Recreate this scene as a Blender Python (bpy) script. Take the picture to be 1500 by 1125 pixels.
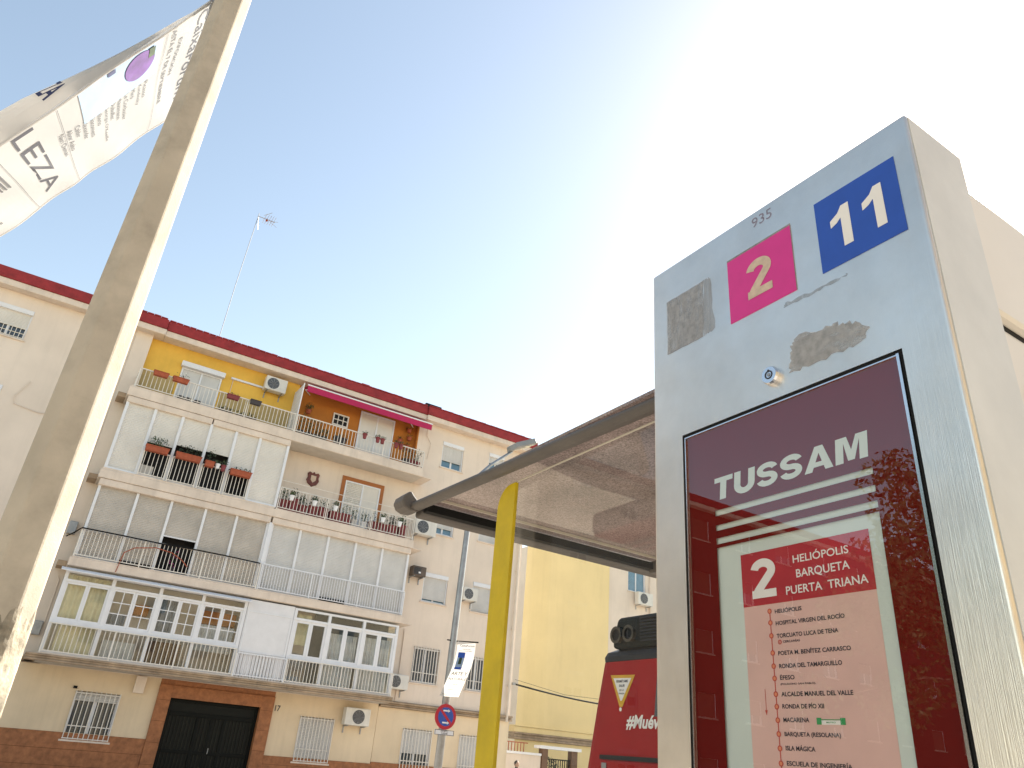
import bpy, math, random
from mathutils import Matrix, Vector
random.seed(7)
SC = bpy.context.scene
for o in list(bpy.data.objects): bpy.data.objects.remove(o)
COL = SC.collection
R_ = math.radians

# ---------------------------------------------------------------- camera
EYE = 1.55
RC = ((0.8350523698631269, -0.5444307097530888, 0.07926374873624921),
      (0.3070748282660714, 0.34167555035151015, -0.8882358178644651),
      (0.4565003717756842, 0.7660633267359431, 0.4524979447455219))
cam = bpy.data.cameras.new('camera'); camo = bpy.data.objects.new('camera', cam); COL.objects.link(camo)
cam.sensor_width = 36; cam.lens = 1085.2425/1500*36; cam.clip_start = .05; cam.clip_end = 3000
m = Matrix.Identity(4)
for i in range(3):
    m[i][0] = RC[0][i]; m[i][1] = -RC[1][i]; m[i][2] = -RC[2][i]
m[2][3] = EYE
camo.matrix_world = m
SC.camera = camo

# ---------------------------------------------------------------- sky, sun, exposure
SUN_AZ, SUN_EL = 17.0, 39.0        # degrees from +X towards +Y, elevation
w = bpy.data.worlds.new('World'); SC.world = w; w.use_nodes = True
nt = w.node_tree; bg = nt.nodes['Background']
sky = nt.nodes.new('ShaderNodeTexSky'); sky.sky_type = 'NISHITA'; sky.sun_disc = False
sky.sun_elevation = R_(SUN_EL); sky.sun_rotation = R_(90-SUN_AZ)
sky.altitude = 10; sky.air_density = 1.0; sky.dust_density = 0.45; sky.ozone_density = 0.3
wb = nt.nodes.new('ShaderNodeMix'); wb.data_type = 'RGBA'; wb.blend_type = 'MULTIPLY'; wb.inputs[0].default_value = 1; wb.inputs[7].default_value = (1.14, .985, .785, 1)   # warm white balance, the same over the whole sky
nt.links.new(sky.outputs[0], wb.inputs[6]); nt.links.new(wb.outputs[2], bg.inputs[0]); bg.inputs[1].default_value = 0.10
sd = Vector((math.cos(R_(SUN_EL))*math.cos(R_(SUN_AZ)), math.cos(R_(SUN_EL))*math.sin(R_(SUN_AZ)), math.sin(R_(SUN_EL))))
sl = bpy.data.lights.new('sun', 'SUN'); sl.energy = 4.3; sl.angle = R_(.53); sl.color = (1, .93, .82)
so = bpy.data.objects.new('sun', sl); COL.objects.link(so); so.rotation_euler = sd.to_track_quat('Z', 'Y').to_euler(); so.location = (30, 20, 40)
vs = SC.view_settings; vs.view_transform = 'Standard'; vs.look = 'None'; vs.exposure = 1.75; vs.gamma = 1; vs.use_curve_mapping = False

# ---------------------------------------------------------------- materials
def mat(name, col, rough=.7, metal=0, var=.08, vscale=3.0, bump=0., bscale=40., spec=.5, streak=0., col2=None, c2amt=0., c2scale=2., coat=0.):
    M = bpy.data.materials.new(name); M.use_nodes = True
    n = M.node_tree.nodes; l = M.node_tree.links; b = n['Principled BSDF']
    b.inputs['Roughness'].default_value = rough; b.inputs['Metallic'].default_value = metal
    b.inputs['Specular IOR Level'].default_value = spec; b.inputs['Coat Weight'].default_value = coat
    tc = n.new('ShaderNodeTexCoord'); geo = n.new('ShaderNodeNewGeometry')
    pos = geo.outputs['Position']
    base = n.new('ShaderNodeRGB'); base.outputs[0].default_value = (*col, 1); out = base.outputs[0]
    def mix(a, bcol, fac, typ='MIX'):
        x = n.new('ShaderNodeMix'); x.data_type = 'RGBA'; x.blend_type = typ
        l.new(a, x.inputs[6])
        if isinstance(bcol, tuple): x.inputs[7].default_value = (*bcol, 1)
        else: l.new(bcol, x.inputs[7])
        if isinstance(fac, float): x.inputs[0].default_value = fac
        else: l.new(fac, x.inputs[0])
        return x.outputs[2]
    def noise(sc, det=4, vec=None, rr=.6):
        t = n.new('ShaderNodeTexNoise'); t.inputs['Scale'].default_value = sc; t.inputs['Detail'].default_value = det; t.inputs['Roughness'].default_value = rr
        l.new(vec if vec is not None else pos, t.inputs['Vector']); return t.outputs['Fac']
    def ramp(f, a, bb):
        r = n.new('ShaderNodeMapRange'); r.inputs[1].default_value = a; r.inputs[2].default_value = bb; l.new(f, r.inputs[0]); return r.outputs[0]
    if col2:
        out = mix(out, col2, ramp(noise(c2scale, 6), .62-c2amt*.3, .72))
    if var:
        f = ramp(noise(vscale, 6), .3, .7)
        d = tuple(c*(1-2*var) for c in (1, 1, 1))
        x = n.new('ShaderNodeMix'); x.data_type = 'RGBA'; x.inputs[6].default_value = (*d, 1); x.inputs[7].default_value = (1+var*.6,)*3+(1,); l.new(f, x.inputs[0])
        out = mix(out, x.outputs[2], 1.0, 'MULTIPLY')
    if streak:
        mp = n.new('ShaderNodeMapping'); mp.inputs['Scale'].default_value = (2.2, 2.2, .16); l.new(pos, mp.inputs[0])
        f = ramp(noise(1.6, 5, mp.outputs[0], .7), .5, .75)
        g = n.new('ShaderNodeMath'); g.operation = 'MULTIPLY'; g.inputs[1].default_value = streak; l.new(f, g.inputs[0])
        out = mix(out, tuple(c*.45 for c in col), g.outputs[0])
    l.new(out, b.inputs['Base Color'])
    if bump:
        bp = n.new('ShaderNodeBump'); bp.inputs['Strength'].default_value = bump; bp.inputs['Distance'].default_value = .01
        l.new(noise(bscale, 5), bp.inputs['Height']); l.new(bp.outputs[0], b.inputs['Normal'])
    return M

def schlick(n, l, f0):
    # reflectance of a two-sided thin sheet: f0 + (1-f0)*(1-|N.I|)^5
    geo = n.new('ShaderNodeNewGeometry'); dt = n.new('ShaderNodeVectorMath'); dt.operation = 'DOT_PRODUCT'
    l.new(geo.outputs['Normal'], dt.inputs[0]); l.new(geo.outputs['Incoming'], dt.inputs[1])
    def mth(op, a, b=None):
        x = n.new('ShaderNodeMath'); x.operation = op; x.use_clamp = op == 'ADD'
        for i, q in enumerate((a, b)):
            if q is None: continue
            if isinstance(q, float): x.inputs[i].default_value = q
            else: l.new(q, x.inputs[i])
        return x
    c = mth('ABSOLUTE', dt.outputs['Value']); o1 = mth('SUBTRACT', 1.0, c.outputs[0]); p = mth('POWER', o1.outputs[0], 5.0)
    return mth('ADD', mth('MULTIPLY', p.outputs[0], 1.0-f0).outputs[0], f0)
def thin_glass(name, tint=(1, 1, 1), refl=1.0, rough=0.0, ior=1.5):
    M = bpy.data.materials.new(name); M.use_nodes = True
    n = M.node_tree.nodes; l = M.node_tree.links
    for x in list(n):
        if x.type != 'OUTPUT_MATERIAL': n.remove(x)
    out = [x for x in n if x.type == 'OUTPUT_MATERIAL'][0]
    mu = schlick(n, l, .043*refl)
    t = n.new('ShaderNodeBsdfTransparent'); t.inputs[0].default_value = (*tint, 1)
    g = n.new('ShaderNodeBsdfGlossy'); g.inputs['Roughness'].default_value = rough
    mx = n.new('ShaderNodeMixShader'); l.new(mu.outputs[0], mx.inputs[0]); l.new(t.outputs[0], mx.inputs[1]); l.new(g.outputs[0], mx.inputs[2])
    l.new(mx.outputs[0], out.inputs[0])
    return M

M = {}
M['cream'] = mat('cream_plaster', (.75, .645, .545), .9, var=.05, vscale=.7, bump=.25, bscale=60, streak=.16)
M['cream_l'] = mat('cream_plaster_neighbour', (.75, .65, .555), .9, var=.05, vscale=.6, bump=.25, bscale=60, streak=.12)
M['cream_g'] = mat('cream_plaster_ground', (.73, .59, .41), .9, var=.06, vscale=.8, bump=.25, bscale=60, streak=.16)
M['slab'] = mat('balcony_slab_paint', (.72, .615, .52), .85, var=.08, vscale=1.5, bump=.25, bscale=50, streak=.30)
M['ledge'] = mat('weathered_ledge', (.42, .31, .21), .9, var=.22, vscale=2.5, bump=.5, bscale=30, streak=.6)
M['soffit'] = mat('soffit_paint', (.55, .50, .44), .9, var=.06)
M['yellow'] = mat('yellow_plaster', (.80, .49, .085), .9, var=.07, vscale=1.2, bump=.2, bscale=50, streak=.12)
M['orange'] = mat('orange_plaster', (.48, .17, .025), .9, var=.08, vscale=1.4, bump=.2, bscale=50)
M['redroof'] = mat('red_roof_paint', (.30, .025, .03), .8, var=.16, vscale=4, bump=.3, bscale=25)
M['dado'] = mat('terracotta_dado', (.38, .15, .06), .75, var=.2, vscale=7, bump=.3, bscale=30, streak=.25)
M['white'] = mat('white_aluminium', (.74, .75, .78), .45, var=.03)
M['whitep'] = mat('white_paint_bars', (.74, .70, .64), .5, var=.05)
M['shut_w'] = mat('white_shutter', (.70, .67, .62), .6, var=.05, vscale=1.3, streak=.12)
M['shut_g'] = mat('grey_beige_shutter', (.50, .46, .41), .65, var=.10, vscale=1.6, streak=.25)
M['shut_b'] = mat('pale_grey_shutter', (.60, .59, .57), .6, var=.06, vscale=1.5, streak=.15)
M['canvas_w'] = mat('white_roller_blind', (.72, .72, .74), .7, var=.04)
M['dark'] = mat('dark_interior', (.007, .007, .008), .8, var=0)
M['glassd'] = mat('window_glass', (.05, .065, .08), .04, var=0, spec=.8)
M['glassb'] = mat('bluish_window_glass', (.10, .20, .28), .05, var=.1, spec=.9)
M['glass'] = thin_glass('clear_glass', (.95, .97, .965), 1.0)
M['slate'] = mat('slate_blind', (.10, .105, .115), .6, var=.1)
M['curtain'] = mat('curtain_cloth', (.66, .66, .67), .9, var=.1, vscale=5)
M['curtain_y'] = mat('cream_blind_cloth', (.75, .66, .44), .9, var=.08, vscale=3)
M['curtain_b'] = mat('blue_grey_curtain', (.30, .33, .38), .9, var=.1, vscale=5)
M['brown'] = mat('brown_furniture', (.16, .08, .04), .6, var=.2)
M['awning'] = mat('magenta_awning', (.42, .012, .085), .8, var=.06, vscale=2)
M['terra'] = mat('terracotta_pot', (.38, .09, .04), .8, var=.15, vscale=9)
M['maroon'] = mat('maroon_planter', (.22, .04, .045), .7, var=.15, vscale=9)
M['dpot'] = mat('dark_pot', (.06, .05, .055), .7, var=.15)
M['leaf'] = mat('leaf_green', (.055, .095, .03), .6, var=.35, vscale=14)
M['leaf2'] = mat('leaf_dark', (.035, .06, .025), .6, var=.35, vscale=14)
M['petal'] = mat('pink_petal', (.45, .03, .22), .7, var=.2)
M['acw'] = mat('ac_casing', (.68, .66, .61), .5, var=.05, vscale=4, streak=.2)
M['acd'] = mat('ac_fan_dark', (.035, .035, .04), .5, var=.1)
M['acbr'] = mat('ac_old_brown', (.12, .09, .07), .6, var=.2)
M['metal_g'] = mat('galvanised_metal', (.36, .37, .38), .45, metal=.6, var=.12, vscale=5)
M['doorm'] = mat('dark_green_metal', (.004, .006, .005), .5, var=.15, vscale=3, spec=.15)
M['doorp'] = mat('door_glass_dark', (.006, .008, .006), .5, var=.15, vscale=5, spec=.2)
M['conc'] = mat('post_concrete', (.50, .445, .36), .92, var=.13, vscale=5, bump=.18, bscale=90, col2=(.42, .375, .30), c2amt=.3, c2scale=2.5)
M['patch'] = mat('post_repair_patch', (.50, .44, .34), .95, var=.30, vscale=9, bump=.7, bscale=25, col2=(.20, .18, .14), c2amt=.3, c2scale=8)
M['vinyl'] = None
M['ink'] = mat('black_ink', (.035, .035, .045), .6, var=0)
M['inkb'] = mat('navy_ink', (.03, .035, .10), .6, var=0)
M['inkg'] = mat('grey_ink', (.085, .085, .09), .6, var=0)
M['pic'] = mat('print_pale_blue', (.26, .36, .50), .6, var=.1, vscale=3)
M['purple'] = mat('print_purple', (.12, .045, .22), .6, var=.2, vscale=12)
M['canfr'] = mat('canopy_frame_paint', (.105, .092, .082), .55, var=.12, vscale=6, bump=.15, bscale=80)
M['yelv'] = mat('yellow_vinyl', (.60, .43, .0), .45, var=.10, vscale=10, streak=.15)
M['edge'] = mat('glass_edge', (.50, .45, .37), .3, var=.05)
M['redv'] = mat('maroon_vinyl', (.135, .006, .004), .7, var=.04, vscale=6, spec=.04)
M['back'] = mat('display_backing', (.60, .66, .60), .7, var=.04, vscale=5)
M['pap'] = mat('pink_route_paper', (.70, .45, .39), .8, var=.04, vscale=9)
M['hred'] = mat('red_print', (.42, .015, .025), .7, var=.06, vscale=30)
M['wprint'] = mat('white_print', (.80, .77, .72), .7, var=.03)
M['lred'] = mat('line_red_print', (.50, .07, .05), .7, var=0)
M['green'] = mat('green_print', (.03, .30, .09), .7, var=0)
M['pink'] = mat('magenta_plate', (.62, .02, .23), .45, var=.04, vscale=20, coat=.3)
M['blue'] = mat('blue_plate', (.012, .07, .40), .45, var=.05, vscale=20, coat=.3)
M['beige'] = mat('worn_beige_print', (.60, .47, .36), .7, var=.12, vscale=60)
M['scrape'] = mat('adhesive_residue', (.27, .26, .25), .8, var=.2, vscale=70, bump=.3, bscale=200)
M['rust'] = mat('faded_red_ink', (.22, .06, .06), .8, var=.4, vscale=120)
M['black'] = mat('black_rubber', (.008, .008, .008), .7, var=0, spec=.2)
M['busred'] = mat('bus_red_paint', (.33, .004, .006), .45, var=.06, vscale=4, spec=.2)
M['busblk'] = mat('bus_black_trim', (.016, .02, .028), .45, var=.15, vscale=5, spec=.25)
M['pod'] = mat('bus_roof_unit', (.010, .014, .013), .7, var=.3, vscale=8, bump=.4, bscale=30, spec=.15)
M['pipe'] = mat('sooty_pipe', (.09, .075, .055), .6, metal=.4, var=.3, vscale=12)
M['ybuild'] = mat('yellow_gable_plaster', (.83, .66, .34), .9, var=.045, vscale=.5, bump=.15, bscale=40, streak=.10)
M['whiteb'] = mat('far_white_wall', (.78, .78, .76), .9, var=.05)
M['dimmed_wall'] = mat('mirrored_block_dark', (.10, .035, .025), .9, var=.25, vscale=6)  # wall colour made dark so its mirror image stays dim
M['asph'] = mat('asphalt', (.055, .055, .058), .9, var=.15, vscale=2, bump=.4, bscale=90)
M['pave'] = mat('paving', (.42, .38, .33), .85, var=.12, vscale=1.5, bump=.3, bscale=40)
M['kerb'] = mat('kerb_stone', (.38, .37, .35), .85, var=.1)
M['line'] = mat('road_paint', (.75, .75, .72), .7, var=.1)
M['earth'] = mat('dry_earth', (.26, .22, .16), .95, var=.15, vscale=.3)
M['bark'] = mat('bark', (.10, .075, .05), .9, var=.3, vscale=10, bump=.6, bscale=30)
M['cloth'] = mat('dark_jacket', (.04, .045, .07), .9, var=.1)
M['skin'] = mat('skin', (.45, .26, .18), .6, var=.03)
M['hair'] = mat('dark_hair', (.03, .02, .015), .7, var=.1)
M['trous'] = mat('grey_trousers', (.10, .10, .12), .9, var=.1)
M['signb'] = mat('sign_blue', (.02, .08, .38), .4, var=.03)
M['signr'] = mat('sign_red', (.45, .012, .03), .4, var=.05)
M['lampg'] = mat('luminaire_grey', (.28, .28, .27), .5, var=.08)
M['lens'] = mat('lamp_lens', (.55, .58, .58), .2, var=.03)

# brushed stainless steel: fine vertical grain in the roughness and the normal
def steel(name, col, rough, aniso):
    S = mat(name, col, rough, metal=1.0, var=.07, vscale=5, streak=.0, col2=tuple(c*.92 for c in col), c2amt=.9, c2scale=9)
    n = S.node_tree.nodes; l = S.node_tree.links; b = n['Principled BSDF']
    geo = n.new('ShaderNodeNewGeometry'); mp = n.new('ShaderNodeMapping'); mp.inputs['Scale'].default_value = (260, 260, 3.0); l.new(geo.outputs['Position'], mp.inputs[0])
    no = n.new('ShaderNodeTexNoise'); no.inputs['Scale'].default_value = 3; no.inputs['Detail'].default_value = 3; l.new(mp.outputs[0], no.inputs['Vector'])
    bp = n.new('ShaderNodeBump'); bp.inputs['Strength'].default_value = .22; bp.inputs['Distance'].default_value = .002; l.new(no.outputs['Fac'], bp.inputs['Height'])
    n2 = n.new('ShaderNodeTexNoise'); n2.inputs['Scale'].default_value = 9; n2.inputs['Detail'].default_value = 8; n2.inputs['Roughness'].default_value = .7; l.new(geo.outputs['Position'], n2.inputs['Vector'])
    mr = n.new('ShaderNodeMapRange'); mr.inputs[3].default_value = rough-.08; mr.inputs[4].default_value = rough+.18; l.new(n2.outputs['Fac'], mr.inputs[0])
    l.new(mr.outputs[0], b.inputs['Roughness']); l.new(bp.outputs[0], b.inputs['Normal'])
    return S
M['steel'] = steel('brushed_steel', (.87, .815, .735), .28, .5)
M['chrome'] = mat('lock_chrome', (.75, .76, .78), .18, metal=1, var=0)
M['panelp2'] = mat('totem_side_cream', (.59, .59, .565), .42, var=.06, vscale=6, streak=.10)
M['panelp'] = mat('shelter_cream_enamel', (.66, .62, .55), .4, var=.03, vscale=3)

def banner_mat():
    m_ = mat('banner_fabric', (.58, .58, .58), .6, var=.03, vscale=6)
    n = m_.node_tree.nodes; l = m_.node_tree.links; b = n['Principled BSDF']; out = [x for x in n if x.type == 'OUTPUT_MATERIAL'][0]
    tr = n.new('ShaderNodeBsdfTranslucent'); tr.inputs[0].default_value = (.80, .78, .75, 1)
    mx = n.new('ShaderNodeMixShader'); mx.inputs[0].default_value = .58
    l.new(b.outputs[0], mx.inputs[1]); l.new(tr.outputs[0], mx.inputs[2]); l.new(mx.outputs[0], out.inputs[0])
    return m_
M['banner'] = banner_mat()

def canopy_mat():
    m_ = bpy.data.materials.new('mottled_canopy_glass'); m_.use_nodes = True
    n = m_.node_tree.nodes; l = m_.node_tree.links; b = n['Principled BSDF']; out = [x for x in n if x.type == 'OUTPUT_MATERIAL'][0]
    geo = n.new('ShaderNodeNewGeometry')
    a = n.new('ShaderNodeTexNoise'); a.inputs['Scale'].default_value = 170; a.inputs['Detail'].default_value = 6; a.inputs['Roughness'].default_value = .75; l.new(geo.outputs['Position'], a.inputs['Vector'])
    c = n.new('ShaderNodeTexNoise'); c.inputs['Scale'].default_value = 5; c.inputs['Detail'].default_value = 5; l.new(geo.outputs['Position'], c.inputs['Vector'])
    r = n.new('ShaderNodeValToRGB'); r.color_ramp.elements[0].position = .38; r.color_ramp.elements[0].color = (.19, .155, .14, 1); r.color_ramp.elements[1].position = .62; r.color_ramp.elements[1].color = (.52, .44, .41, 1); l.new(a.outputs['Fac'], r.inputs[0])
    mr = n.new('ShaderNodeMapRange'); mr.inputs[1].default_value = .3; mr.inputs[2].default_value = .7; mr.inputs[3].default_value = .75; mr.inputs[4].default_value = 1.1; l.new(c.outputs['Fac'], mr.inputs[0])
    mu = n.new('ShaderNodeMix'); mu.data_type = 'RGBA'; mu.blend_type = 'MULTIPLY'; mu.inputs[0].default_value = 1; l.new(r.outputs[0], mu.inputs[6]); l.new(mr.outputs[0], mu.inputs[7])
    tl = n.new('ShaderNodeBsdfTranslucent'); l.new(mu.outputs[2], tl.inputs[0])
    df = n.new('ShaderNodeBsdfDiffuse'); l.new(mu.outputs[2], df.inputs[0])
    m0 = n.new('ShaderNodeMixShader'); m0.inputs[0].default_value = .45; l.new(tl.outputs[0], m0.inputs[1]); l.new(df.outputs[0], m0.inputs[2])
    fr = schlick(n, l, .05)
    g = n.new('ShaderNodeBsdfGlossy'); g.inputs['Roughness'].default_value = .02
    m2 = n.new('ShaderNodeMixShader'); l.new(fr.outputs[0], m2.inputs[0]); l.new(m0.outputs[0], m2.inputs[1]); l.new(g.outputs[0], m2.inputs[2])
    l.new(m2.outputs[0], out.inputs[0]); return m_
M['canopy'] = canopy_mat()

# ---------------------------------------------------------------- mesh helpers
class MB:
    def __init__(s): s.v = []; s.f = []
    def quad(s, *p):
        b = len(s.v); s.v += [tuple(q) for q in p]; s.f.append(tuple(range(b, b+len(p)))); return s
    def box(s, x0, x1, y0, y1, z0, z1):
        b = len(s.v); s.v += [(x, y, z) for z in (z0, z1) for y in (y0, y1) for x in (x0, x1)]
        s.f += [tuple(b+i for i in q) for q in ((0,2,3,1), (4,5,7,6), (0,1,5,4), (2,6,7,3), (0,4,6,2), (1,3,7,5))]; return s
    def hexa(s, lo, hi):
        b = len(s.v); s.v += [tuple(p) for p in lo]+[tuple(p) for p in hi]; k = len(lo)
        s.f += [tuple(range(b+k-1, b-1, -1)), tuple(range(b+k, b+2*k))]
        for i in range(k): j = (i+1) % k; s.f.append((b+i, b+j, b+k+j, b+k+i))
        return s
    def tube(s, path, r, n=8, caps=True):
        path = [Vector(p) for p in path]; rs = r if isinstance(r, (list, tuple)) else [r]*len(path)
        b = len(s.v); up = None
        for i, p in enumerate(path):
            d = (path[min(i+1, len(path)-1)]-path[max(i-1, 0)]).normalized()
            if up is None: up = Vector((0, 0, 1)) if abs(d.z) < .9 else Vector((1, 0, 0))
            a = d.cross(up).normalized(); c = a.cross(d).normalized(); up = c
            for k in range(n):
                t = 2*math.pi*k/n; s.v.append(tuple(p+(a*math.cos(t)+c*math.sin(t))*rs[i]))
        for i in range(len(path)-1):
            for k in range(n):
                j = (k+1) % n; s.f.append((b+i*n+k, b+i*n+j, b+(i+1)*n+j, b+(i+1)*n+k))
        if caps: s.f += [tuple(b+k for k in reversed(range(n))), tuple(b+(len(path)-1)*n+k for k in range(n))]
        return s
    def ring(s, c, ax, r0, r1, n=28):         # flat ring / disc facing axis
        c = Vector(c); ax = Vector(ax).normalized(); a = ax.orthogonal().normalized(); d = ax.cross(a); b = len(s.v)
        for k in range(n):
            t = 2*math.pi*k/n; e = a*math.cos(t)+d*math.sin(t); s.v.append(tuple(c+e*r0)); s.v.append(tuple(c+e*r1))
        for k in range(n):
            j = (k+1) % n; s.f.append((b+2*k, b+2*k+1, b+2*j+1, b+2*j))
        return s
    def disc(s, c, ax, r, n=28):
        c = Vector(c); ax = Vector(ax).normalized(); a = ax.orthogonal().normalized(); d = ax.cross(a); b = len(s.v)
        for k in range(n):
            t = 2*math.pi*k/n; s.v.append(tuple(c+(a*math.cos(t)+d*math.sin(t))*r))
        s.f.append(tuple(range(b, b+n))); return s
    def lathe(s, c, prof, n=14):
        b = len(s.v); c = Vector(c)
        for r, z in prof:
            for k in range(n):
                t = 2*math.pi*k/n; s.v.append((c.x+r*math.cos(t), c.y+r*math.sin(t), c.z+z))
        for i in range(len(prof)-1):
            for k in range(n):
                j = (k+1) % n; s.f.append((b+i*n+k, b+i*n+j, b+(i+1)*n+j, b+(i+1)*n+k))
        return s
    def leaves(s, c, rad, n, size, seed=0):
        rnd = random.Random(seed)
        for _ in range(n):
            while True:
                p = Vector((rnd.uniform(-1, 1), rnd.uniform(-1, 1), rnd.uniform(-1, 1)))
                if p.length < 1: break
            p = Vector((c[0]+p.x*rad[0], c[1]+p.y*rad[1], c[2]+p.z*rad[2]))
            a = Vector((rnd.gauss(0, 1), rnd.gauss(0, 1), rnd.gauss(0, 1))).normalized(); b_ = a.orthogonal().normalized(); z = size*rnd.uniform(.6, 1.3)
            s.quad(p-a*z, p+b_*z*.45, p+a*z, p-b_*z*.45)
        return s
    def mesh(s, name, m_, smooth=False):
        me = bpy.data.meshes.new(name); me.from_pydata(s.v, [], s.f); me.update()
        if m_: me.materials.append(M[m_] if isinstance(m_, str) else m_)
        if smooth: me.polygons.foreach_set('use_smooth', [True]*len(me.polygons))
        return me
    def build(s, name, m_, parent=None, bevel=0, smooth=False, seg=2, recalc=False):
        return obj(name, s.mesh(name, m_, smooth), parent, bevel, seg)

def obj(name, me, parent=None, bevel=0, seg=2):
    o = bpy.data.objects.new(name, me); COL.objects.link(o)
    if parent is not None:
        o.parent = parent
        if parent.type == 'EMPTY': o.matrix_parent_inverse = Matrix.Translation(-parent.location) if not parent.get('_local') else Matrix.Identity(4)
    if bevel:
        b = o.modifiers.new('bevel', 'BEVEL'); b.width = bevel; b.segments = seg; b.limit_method = 'ANGLE'; b.angle_limit = R_(40)
    return o
def tag(o, label, cat, group=None):
    o['label'] = label; o['category'] = cat
    if group: o['group'] = group
    return o
def thing(name, label, cat, loc=(0, 0, 0), group=None):
    o = bpy.data.objects.new(name, None); COL.objects.link(o); o.location = loc; o.empty_display_size = .2
    return tag(o, label, cat, group)
def struct(o): o['kind'] = 'structure'; return o
def stuff(o): o['kind'] = 'stuff'; return o
def bx(name, m_, parent, *a, bevel=0): return MB().box(*a).build(name, m_, parent, bevel)

def text2d(txt, size, bold=0., shear=0., align='LEFT', spacing=1.0):
    cu = bpy.data.curves.new('t', 'FONT'); cu.body = txt; cu.size = size; cu.offset = bold*size; cu.shear = shear; cu.align_x = align; cu.space_character = spacing
    cu.resolution_u = 3
    o = bpy.data.objects.new('t', cu); COL.objects.link(o); bpy.context.view_layer.update()
    me = bpy.data.meshes.new_from_object(o.evaluated_get(bpy.context.evaluated_depsgraph_get()))
    v = [(p.co.x, p.co.y) for p in me.vertices]; f = [tuple(p.vertices) for p in me.polygons]
    bpy.data.objects.remove(o); bpy.data.curves.remove(cu); bpy.data.meshes.remove(me)
    return v, f
def fit(v, x0, x1, y0, y1):
    ax = min(p[0] for p in v); bx_ = max(p[0] for p in v); ay = min(p[1] for p in v); by = max(p[1] for p in v)
    return [(x0+(p[0]-ax)/(bx_-ax)*(x1-x0), y0+(p[1]-ay)/(by-ay)*(y1-y0)) for p in v]
def put_text(mb, v, f, fn):
    b = len(mb.v); mb.v += [tuple(fn(*p)) for p in v]; mb.f += [tuple(b+i for i in q) for q in f]
    return mb

def stroke(path, w_):
    # a pen stroke of constant width as a strip of quads (verts, faces)
    v, f = [], []
    for i, p in enumerate(path):
        a = Vector(path[max(i-1, 0)]); b = Vector(path[min(i+1, len(path)-1)]); d = (b-a).normalized(); n_ = Vector((-d.y, d.x))*w_/2
        v += [(p[0]+n_.x, p[1]+n_.y), (p[0]-n_.x, p[1]-n_.y)]
        if i: f.append((2*i-2, 2*i-1, 2*i+1, 2*i))
    return v, f
def arc(cx, cy, rx, ry, a0, a1, n=14): return [(cx+rx*math.cos(R_(a0+(a1-a0)*k/n)), cy+ry*math.sin(R_(a0+(a1-a0)*k/n))) for k in range(n+1)]
def poly(*p): return list(p), [tuple(range(len(p)))]
GLY = {
 'T': (.74, [poly((0, 1), (0, .78), (.74, .78), (.74, 1)), poly((.245, .78), (.245, 0), (.495, 0), (.495, .78))]),
 'U': (.80, [stroke([(.125, 1), (.125, .40)]+arc(.40, .40, .275, .285, 180, 360)+[(.675, .40), (.675, 1)], .25)]),
 'S': (.78, [stroke(arc(.39, .695, .27, .195, 12, 270, 20)+arc(.39, .305, .27, .195, 90, -168, 20)[1:], .225)]),
 'A': (.92, [poly((0, 0), (.33, 1), (.59, 1), (.46, .72), (.25, 0)), poly((.46, .72), (.59, 1), (.92, 0), (.67, 0)), poly((.27, .17), (.27, .36), (.66, .36), (.66, .17))]),
 'M': (.96, [poly((0, 0), (0, 1), (.24, 1), (.24, 0)), poly((.72, 0), (.72, 1), (.96, 1), (.96, 0)), poly((.20, 1), (.34, 1), (.58, .05), (.38, .05)), poly((.62, 1), (.76, 1), (.58, .05), (.38, .05))]),
 '2': (.70, [stroke(arc(.35, .70, .235, .19, 172, -32, 20)+[(.20, .20), (.12, .08)], .215), poly((.02, 0), (.02, .20), (.68, .20), (.68, 0))])}
def glyphs(txt, gap=.10):
    v, f, x = [], [], 0
    for c in txt:
        wd, parts = GLY[c]
        for k, (pv, pf) in enumerate(parts):
            b = len(v); v += [(x+p[0], p[1], k) for p in pv]; f += [tuple(b+i for i in q) for q in pf]
        x += wd+gap
    return v, f, x-gap
def put_glyphs(mb, txt, u0, u1, v0, v1, fn, gap=.10, slant=0.):
    v, f, wd = glyphs(txt, gap); b = len(mb.v)
    mb.v += [tuple(fn(u0+(p[0]/wd)*(u1-u0)+slant*p[1]*(v1-v0), v0+p[1]*(v1-v0), p[2])) for p in v]; mb.f += [tuple(b+i for i in q) for q in f]; return mb

# ================================================================= SETTING
g = struct(MB().quad((-900, -900, -.03), (900, -900, -.03), (900, 900, -.03), (-900, 900, -.03)).build('ground', 'earth'))
struct(bx('pavement', 'pave', None, -80, 90, -9.5, 4.6, -.028, 0.0))
struct(bx('kerb', 'kerb', None, -80, 90, 4.602, 4.78, -.15, .004, bevel=.015))
struct(bx('road', 'asph', None, -80, 90, 4.782, 17.6, -.2, -.13))
struct(bx('kerb', 'kerb', None, -80, 90, 17.602, 17.78, -.15, .004, bevel=.015))
struct(bx('pavement', 'pave', None, -80, 90, 17.782, 60, -.028, 0.0))
for k in range(12):
    struct(bx('road_marking', 'line', None, -70+k*12, -66+k*12, 11.1, 11.25, -.13, -.126))

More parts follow.
